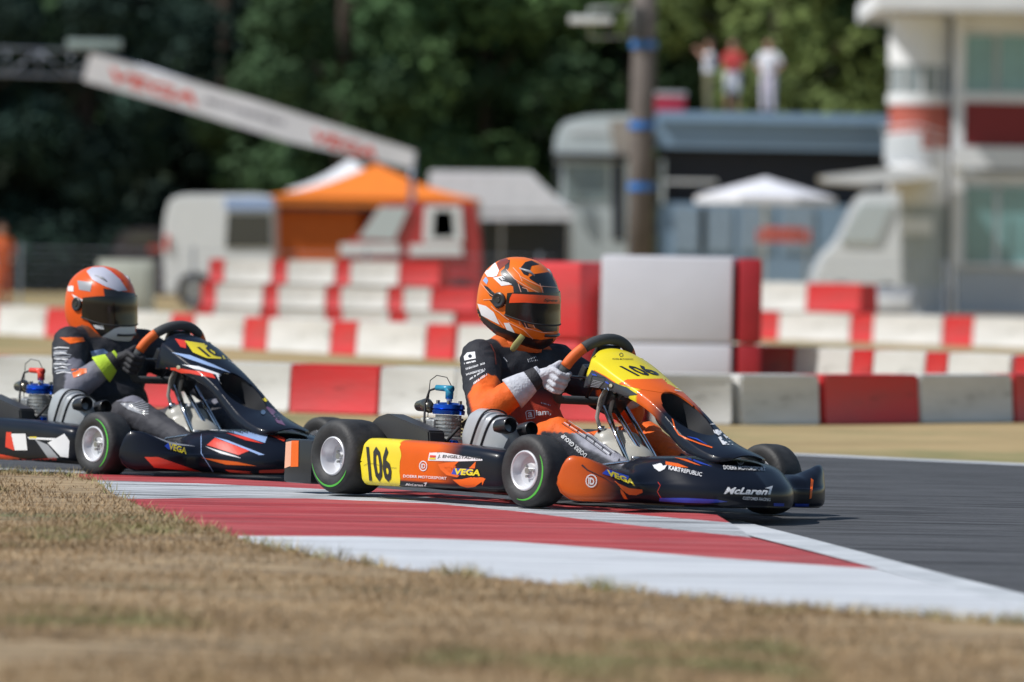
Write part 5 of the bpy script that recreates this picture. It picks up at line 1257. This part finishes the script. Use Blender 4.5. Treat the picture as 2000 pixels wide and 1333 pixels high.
# folding chair
ch = place('folding_chair', 1530, 84)
for n_, a_ in (('seat', (1482, 462, 1580, 474)), ('backrest', (1488, 444, 1574, 460)), ('armrest', (1478, 448, 1484, 476)), ('armrest', (1578, 448, 1584, 476))): rect(ch, n_, *a_, 84, .04 if n_ != 'seat' else .45, mat('faded_red_cloth', (.50, .10, .07), .8), .005)
for x in (1484, 1576):
    for d_ in (.0, .42):
        p = A(x, 470, 84); put(MB().cyl((p.x, 84 + d_, GZ), (p.x, 84 + d_, A(x, 470, 84).z), .012, n=8).build('leg', M_steel), ch)
tag(ch, 'faded red folding chair in front of the truck trailer', 'chair')

# ------------------------------------------------------------------ gantry, pole, fence
GY = 100.0; gt = place('banner_gantry', 500, GY)
def tr(a, b, r, nm, m=M_steel): put(MB().tube([a, b], r, 8).build(nm, m, None, True), gt)
M_gs = mat('galvanised_tube', (.30, .33, .40), .4, .5)
for (y_, dy) in ((93, 0), (143, 0)):
    for dd in (0, .45): tr(A(-420, y_ - 12, GY + dd), A(190, y_ + 8, GY + dd), .026, 'truss_chord', M_gs)
x = -420; up_ = True
while x < 180:
    ya, yb = (91 + (x + 420) / 61, 141 + (x + 420) / 61); tr(A(x, ya if up_ else yb, GY), A(x + 62, yb if up_ else ya, GY), .014, 'truss_brace', M_gs); tr(A(x, ya, GY), A(x, yb, GY), .012, 'truss_brace', M_gs); up_ = not up_; x += 62
for (a, b) in (((178, 100), (812, 300)), ((168, 150), (800, 338))):
    for dd in (0.04, .42): tr(A(*a, GY + dd), A(*b, GY + dd), .028, 'arm_chord', M_gs)
bn = [(176, 104), (500, 196), (812, 296), (806, 330), (560, 276), (330, 205), (162, 158)]
bo = extr(gt, 'banner', bn, GY - .06, .03, mat('banner_cloth', (.70, .68, .70), .8, var=.10, vscale=2))
def par(x, y0, y1): return [(x, y0)]
for (x0, x1, m_) in ((215, 385, M_red), (612, 735, M_red), (400, 560, mat('dark_banner_print', (.12, .11, .14), .7))):
    tx = {215: 'TRAK', 612: 'Racer', 400: 'www.kart'}
    v, f = textmesh('VEGA' if x0 != 400 else 'MOTORSPORT', .03, .2); yt = lambda x: 104 + (x - 176) * .302
    V = [A(x0 + (x1 - x0) * u, yt(x0 + (x1 - x0) * u) + 42 - (26 if x0 != 400 else 10) * t + (0 if x0 != 400 else -14), GY - .068) for u, t in v]; o = mesh('lettering', V, f, m_); put(o, gt); o.parent = bo
rect(gt, 'floodlight', 130, 78, 236, 94, GY - .1, .3, mat('floodlight_housing', (.30, .38, .38), .5), .01)
tr(A(182, 92, GY + .2), A(182, 104, GY + .2), .02, 'floodlight_bracket', M_gs)
tr(Vector((A(806, 320, GY).x, GY + .2, GZ)), A(806, 300, GY + .2), .06, 'support_post', M_gs); tr(Vector((A(-420, 320, GY).x, GY + .2, GZ)), A(-420, 80, GY + .2), .08, 'support_post', M_gs)
tag(gt, 'grey truss gantry with sloping pale banner arm reaching down over the orange tent', 'gantry')
PY = 88.0; po = place('utility_pole', 1250, PY); p0 = A(1248, 600, PY)
put(MB().tube([(p0.x, PY, GZ), (p0.x, PY, 3), (p0.x + .02, PY, 6.6)], [.21, .20, .185], 24).build('pole', mat('weathered_wood', (.13, .11, .10), .85, var=.3, bump=.5, bscale=14, stretch=(3, 3, .5)), None, True), po)
for y in (88, 245, 365):
    z = A(1248, y, PY).z; put(MB().lathe([(-.06, .20), (-.06, .225), (.06, .225), (.06, .20)], (p0.x, PY, z), (0, 0, 1), 28).build('blue_band', mat('blue_strap', (.02, .16, .50), .5)), po)
b_ = MB()
for y in (16, 73): b_.tube([A(1152, y, PY), A(1232, y, PY)], .012, 6)
b_.tube([A(1152, 16, PY), A(1152, 73, PY)], .010, 6); b_.tube([A(1232, 16, PY), A(1232, 73, PY)], .010, 6); put(b_.build('lamp_bracket', M_wpaint, None, True), po)
o = rect(po, 'floodlight', 1112, 32, 1196, 46, PY - .2, .35, M_wpaint, .02); o = rect(po, 'junction_box', 1232, 14, 1262, 76, PY - .42, .2, mat('dark_box', (.05, .05, .05), .6), .01)
tag(po, 'thick weathered wooden pole with blue straps and floodlight bracket', 'pole')
def fence(x0, x1, Y, z1, rows, step, lab, r=.006):
    f = place('wire_fence', (x0 + x1) / 2, Y); a, b = A(x0, 600, Y), A(x1, 600, Y)
    for k in range(rows): z = GZ + .08 + (z1 - .1) * k / (rows - 1); put(MB().tube([(a.x, Y, z), (b.x, Y, z)], r, 5, False).build('wire', M_gs), f)
    x = a.x
    while x <= b.x + .01: put(MB().cyl((x, Y + .03, GZ), (x, Y + .03, GZ + z1 + .05), .022, n=10).build('post', M_gs), f); x += step
    tag(f, lab, 'fence')
fence(1470, 2300, 72, 1.02, 7, 2.6, 'low wire fence between the right-hand wall and the tower')
fence(-300, 1080, 80, 1.05, 7, 2.6, 'low wire fence in front of the vans and the orange tent')

# ------------------------------------------------------------------ people in the background
M_skin = mat('skin', (.42, .22, .15), .6); M_hair = mat('brown_hair', (.05, .03, .02), .8)
def standing(x, yf, Y, h, face, arms, shirt, legs_m, lab, hair=M_hair, wide=1.0):
    """upright figure; arms: list of (side, elbow, hand) in body units"""
    base = A(x, yf, Y); P = empty('person', (base.x, Y, base.z), face); s = h / 1.75
    def v(a, b, c): return Vector((a * s, b * s, c * s))
    pr = [('e', v(0, 0, 1.62), (.085 * s, .10 * s, .125 * s)), ('c', v(0, 0, 1.40), .055 * s, v(0, 0, 1.52), .05 * s), ('c', v(0, -.13, 1.38), .07 * s, v(0, .13, 1.38), .07 * s), ('e', v(0, 0, 1.22), (.115 * s, .175 * s, .24 * s)), ('e', v(0, 0, .98), (.125 * s, .17 * s, .14 * s)),
          ('e', v(.088, 0, 1.60), (.018 * s, .014 * s, .025 * s))]
    for sd in (-1, 1):
        pr += [('c', v(0, sd * .09, .93), .088 * s, v(.02, sd * .11, .50), .058 * s), ('c', v(.02, sd * .11, .50), .056 * s, v(-.01, sd * .12, .10), .04 * s), ('c', v(-.02, sd * .12, .05), .042 * s, v(.13, sd * .14, .035), .035 * s)]
        el, hd = arms[sd]; sh = v(0, sd * .19, 1.36); el = v(*el); hd = v(*hd); pr += [('c', sh, .052 * s, el, .040 * s), ('c', el, .038 * s, hd, .028 * s), ('e', hd + (hd - el).normalized() * .06 * s, (.045 * s, .03 * s, .05 * s))]
    blob('body', pr, .014 * s, M_skin, P, smooth=3)
    blob('shirt', [('c', v(0, -.14, 1.375), .085 * s, v(0, .14, 1.375), .085 * s), ('e', v(0, 0, 1.20), (.14 * s * wide, .20 * s, .27 * s)), ('e', v(0, 0, 1.02), (.145 * s * wide, .19 * s, .12 * s))] + [('c', v(0, sd * .19, 1.36), .066 * s, v(0, sd * .19, 1.36).lerp(v(*arms[sd][0]), .72), .062 * s) for sd in (-1, 1)], .014 * s, shirt, P, smooth=3, wrinkle=.006)
    full = legs_m[1]
    blob('trousers', [('e', v(0, 0, .94), (.142 * s, .185 * s, .13 * s))] + [('c', v(0, sd * .09, .90), .105 * s, v(.02, sd * .11, .52), .075 * s) for sd in (-1, 1)] + ([('c', v(.02, sd * .11, .52), .074 * s, v(0, sd * .12, .12), .06 * s) for sd in (-1, 1)] if full else []), .014 * s, legs_m[0], P, smooth=3, wrinkle=.006)
    blob('hair', [('e', v(-.018, 0, 1.66), (.095 * s, .108 * s, .105 * s)), ('e', v(-.05, 0, 1.60), (.06 * s, .095 * s, .10 * s))], .012 * s, hair, P, smooth=2)
    for sd in (-1, 1): blob('shoe', [('c', v(-.03, sd * .12, .045), .05 * s, v(.15, sd * .14, .035), .042 * s)], .012 * s, M_rubber, P, smooth=2)
    tag(P, lab, 'person')
sw = mat('white_tshirt', (.66, .66, .70), .8); swr = mat('red_shirt', (.45, .04, .04), .8); kh = mat('khaki_cloth', (.16, .15, .08), .8); wt = mat('white_trousers', (.62, .56, .62), .8); dn = mat('dark_cloth', (.03, .04, .05), .8)
TR = KY + 1.2
standing(1384, 222, TR, 1.62, R(190), {-1: ((.10, -.34, 1.34), (.26, -.22, 1.50)), 1: ((.16, .30, 1.28), (.30, .12, 1.50))}, sw, (kh, True), 'person in white top and khaki trousers standing on the truck roof, arms raised')
standing(1430, 222, TR + .5, 1.64, R(250), {-1: ((.05, -.28, 1.15), (.22, -.20, 1.22)), 1: ((.05, .28, 1.12), (.20, .22, 1.10))}, swr, (sw, False), 'person in red shirt and white shorts in the middle on the truck roof')
standing(1500, 224, TR, 1.66, R(240), {-1: ((-.05, -.34, 1.16), (.10, -.18, 1.02)), 1: ((.0, .36, 1.16), (.12, .24, 1.0))}, sw, (wt, True), 'person in white shirt and pale trousers, rightmost on the truck roof', wide=1.1)
rd = place('cool_box', 1298, TR); rect(rd, 'box_body', 1258, 186, 1338, 221, TR, .45, mat('red_box_plastic', (.50, .03, .06), .5), .02); rect(rd, 'box_lid', 1255, 180, 1341, 187, TR - .02, .49, M_bw, .01); tag(rd, 'red box with pale lid on the truck roof beside the pole', 'box')
og = mat('orange_vest', (.80, .14, .02), .7)
standing(2, _row(2, 96) + CYP, 96, 1.50, R(300), {-1: ((.05, -.26, 1.12), (.15, -.22, .92)), 1: ((.05, .26, 1.12), (.18, .15, 1.0))}, og, (og, True), 'marshal in bright orange overalls at the left edge of the photo', wide=1.15)
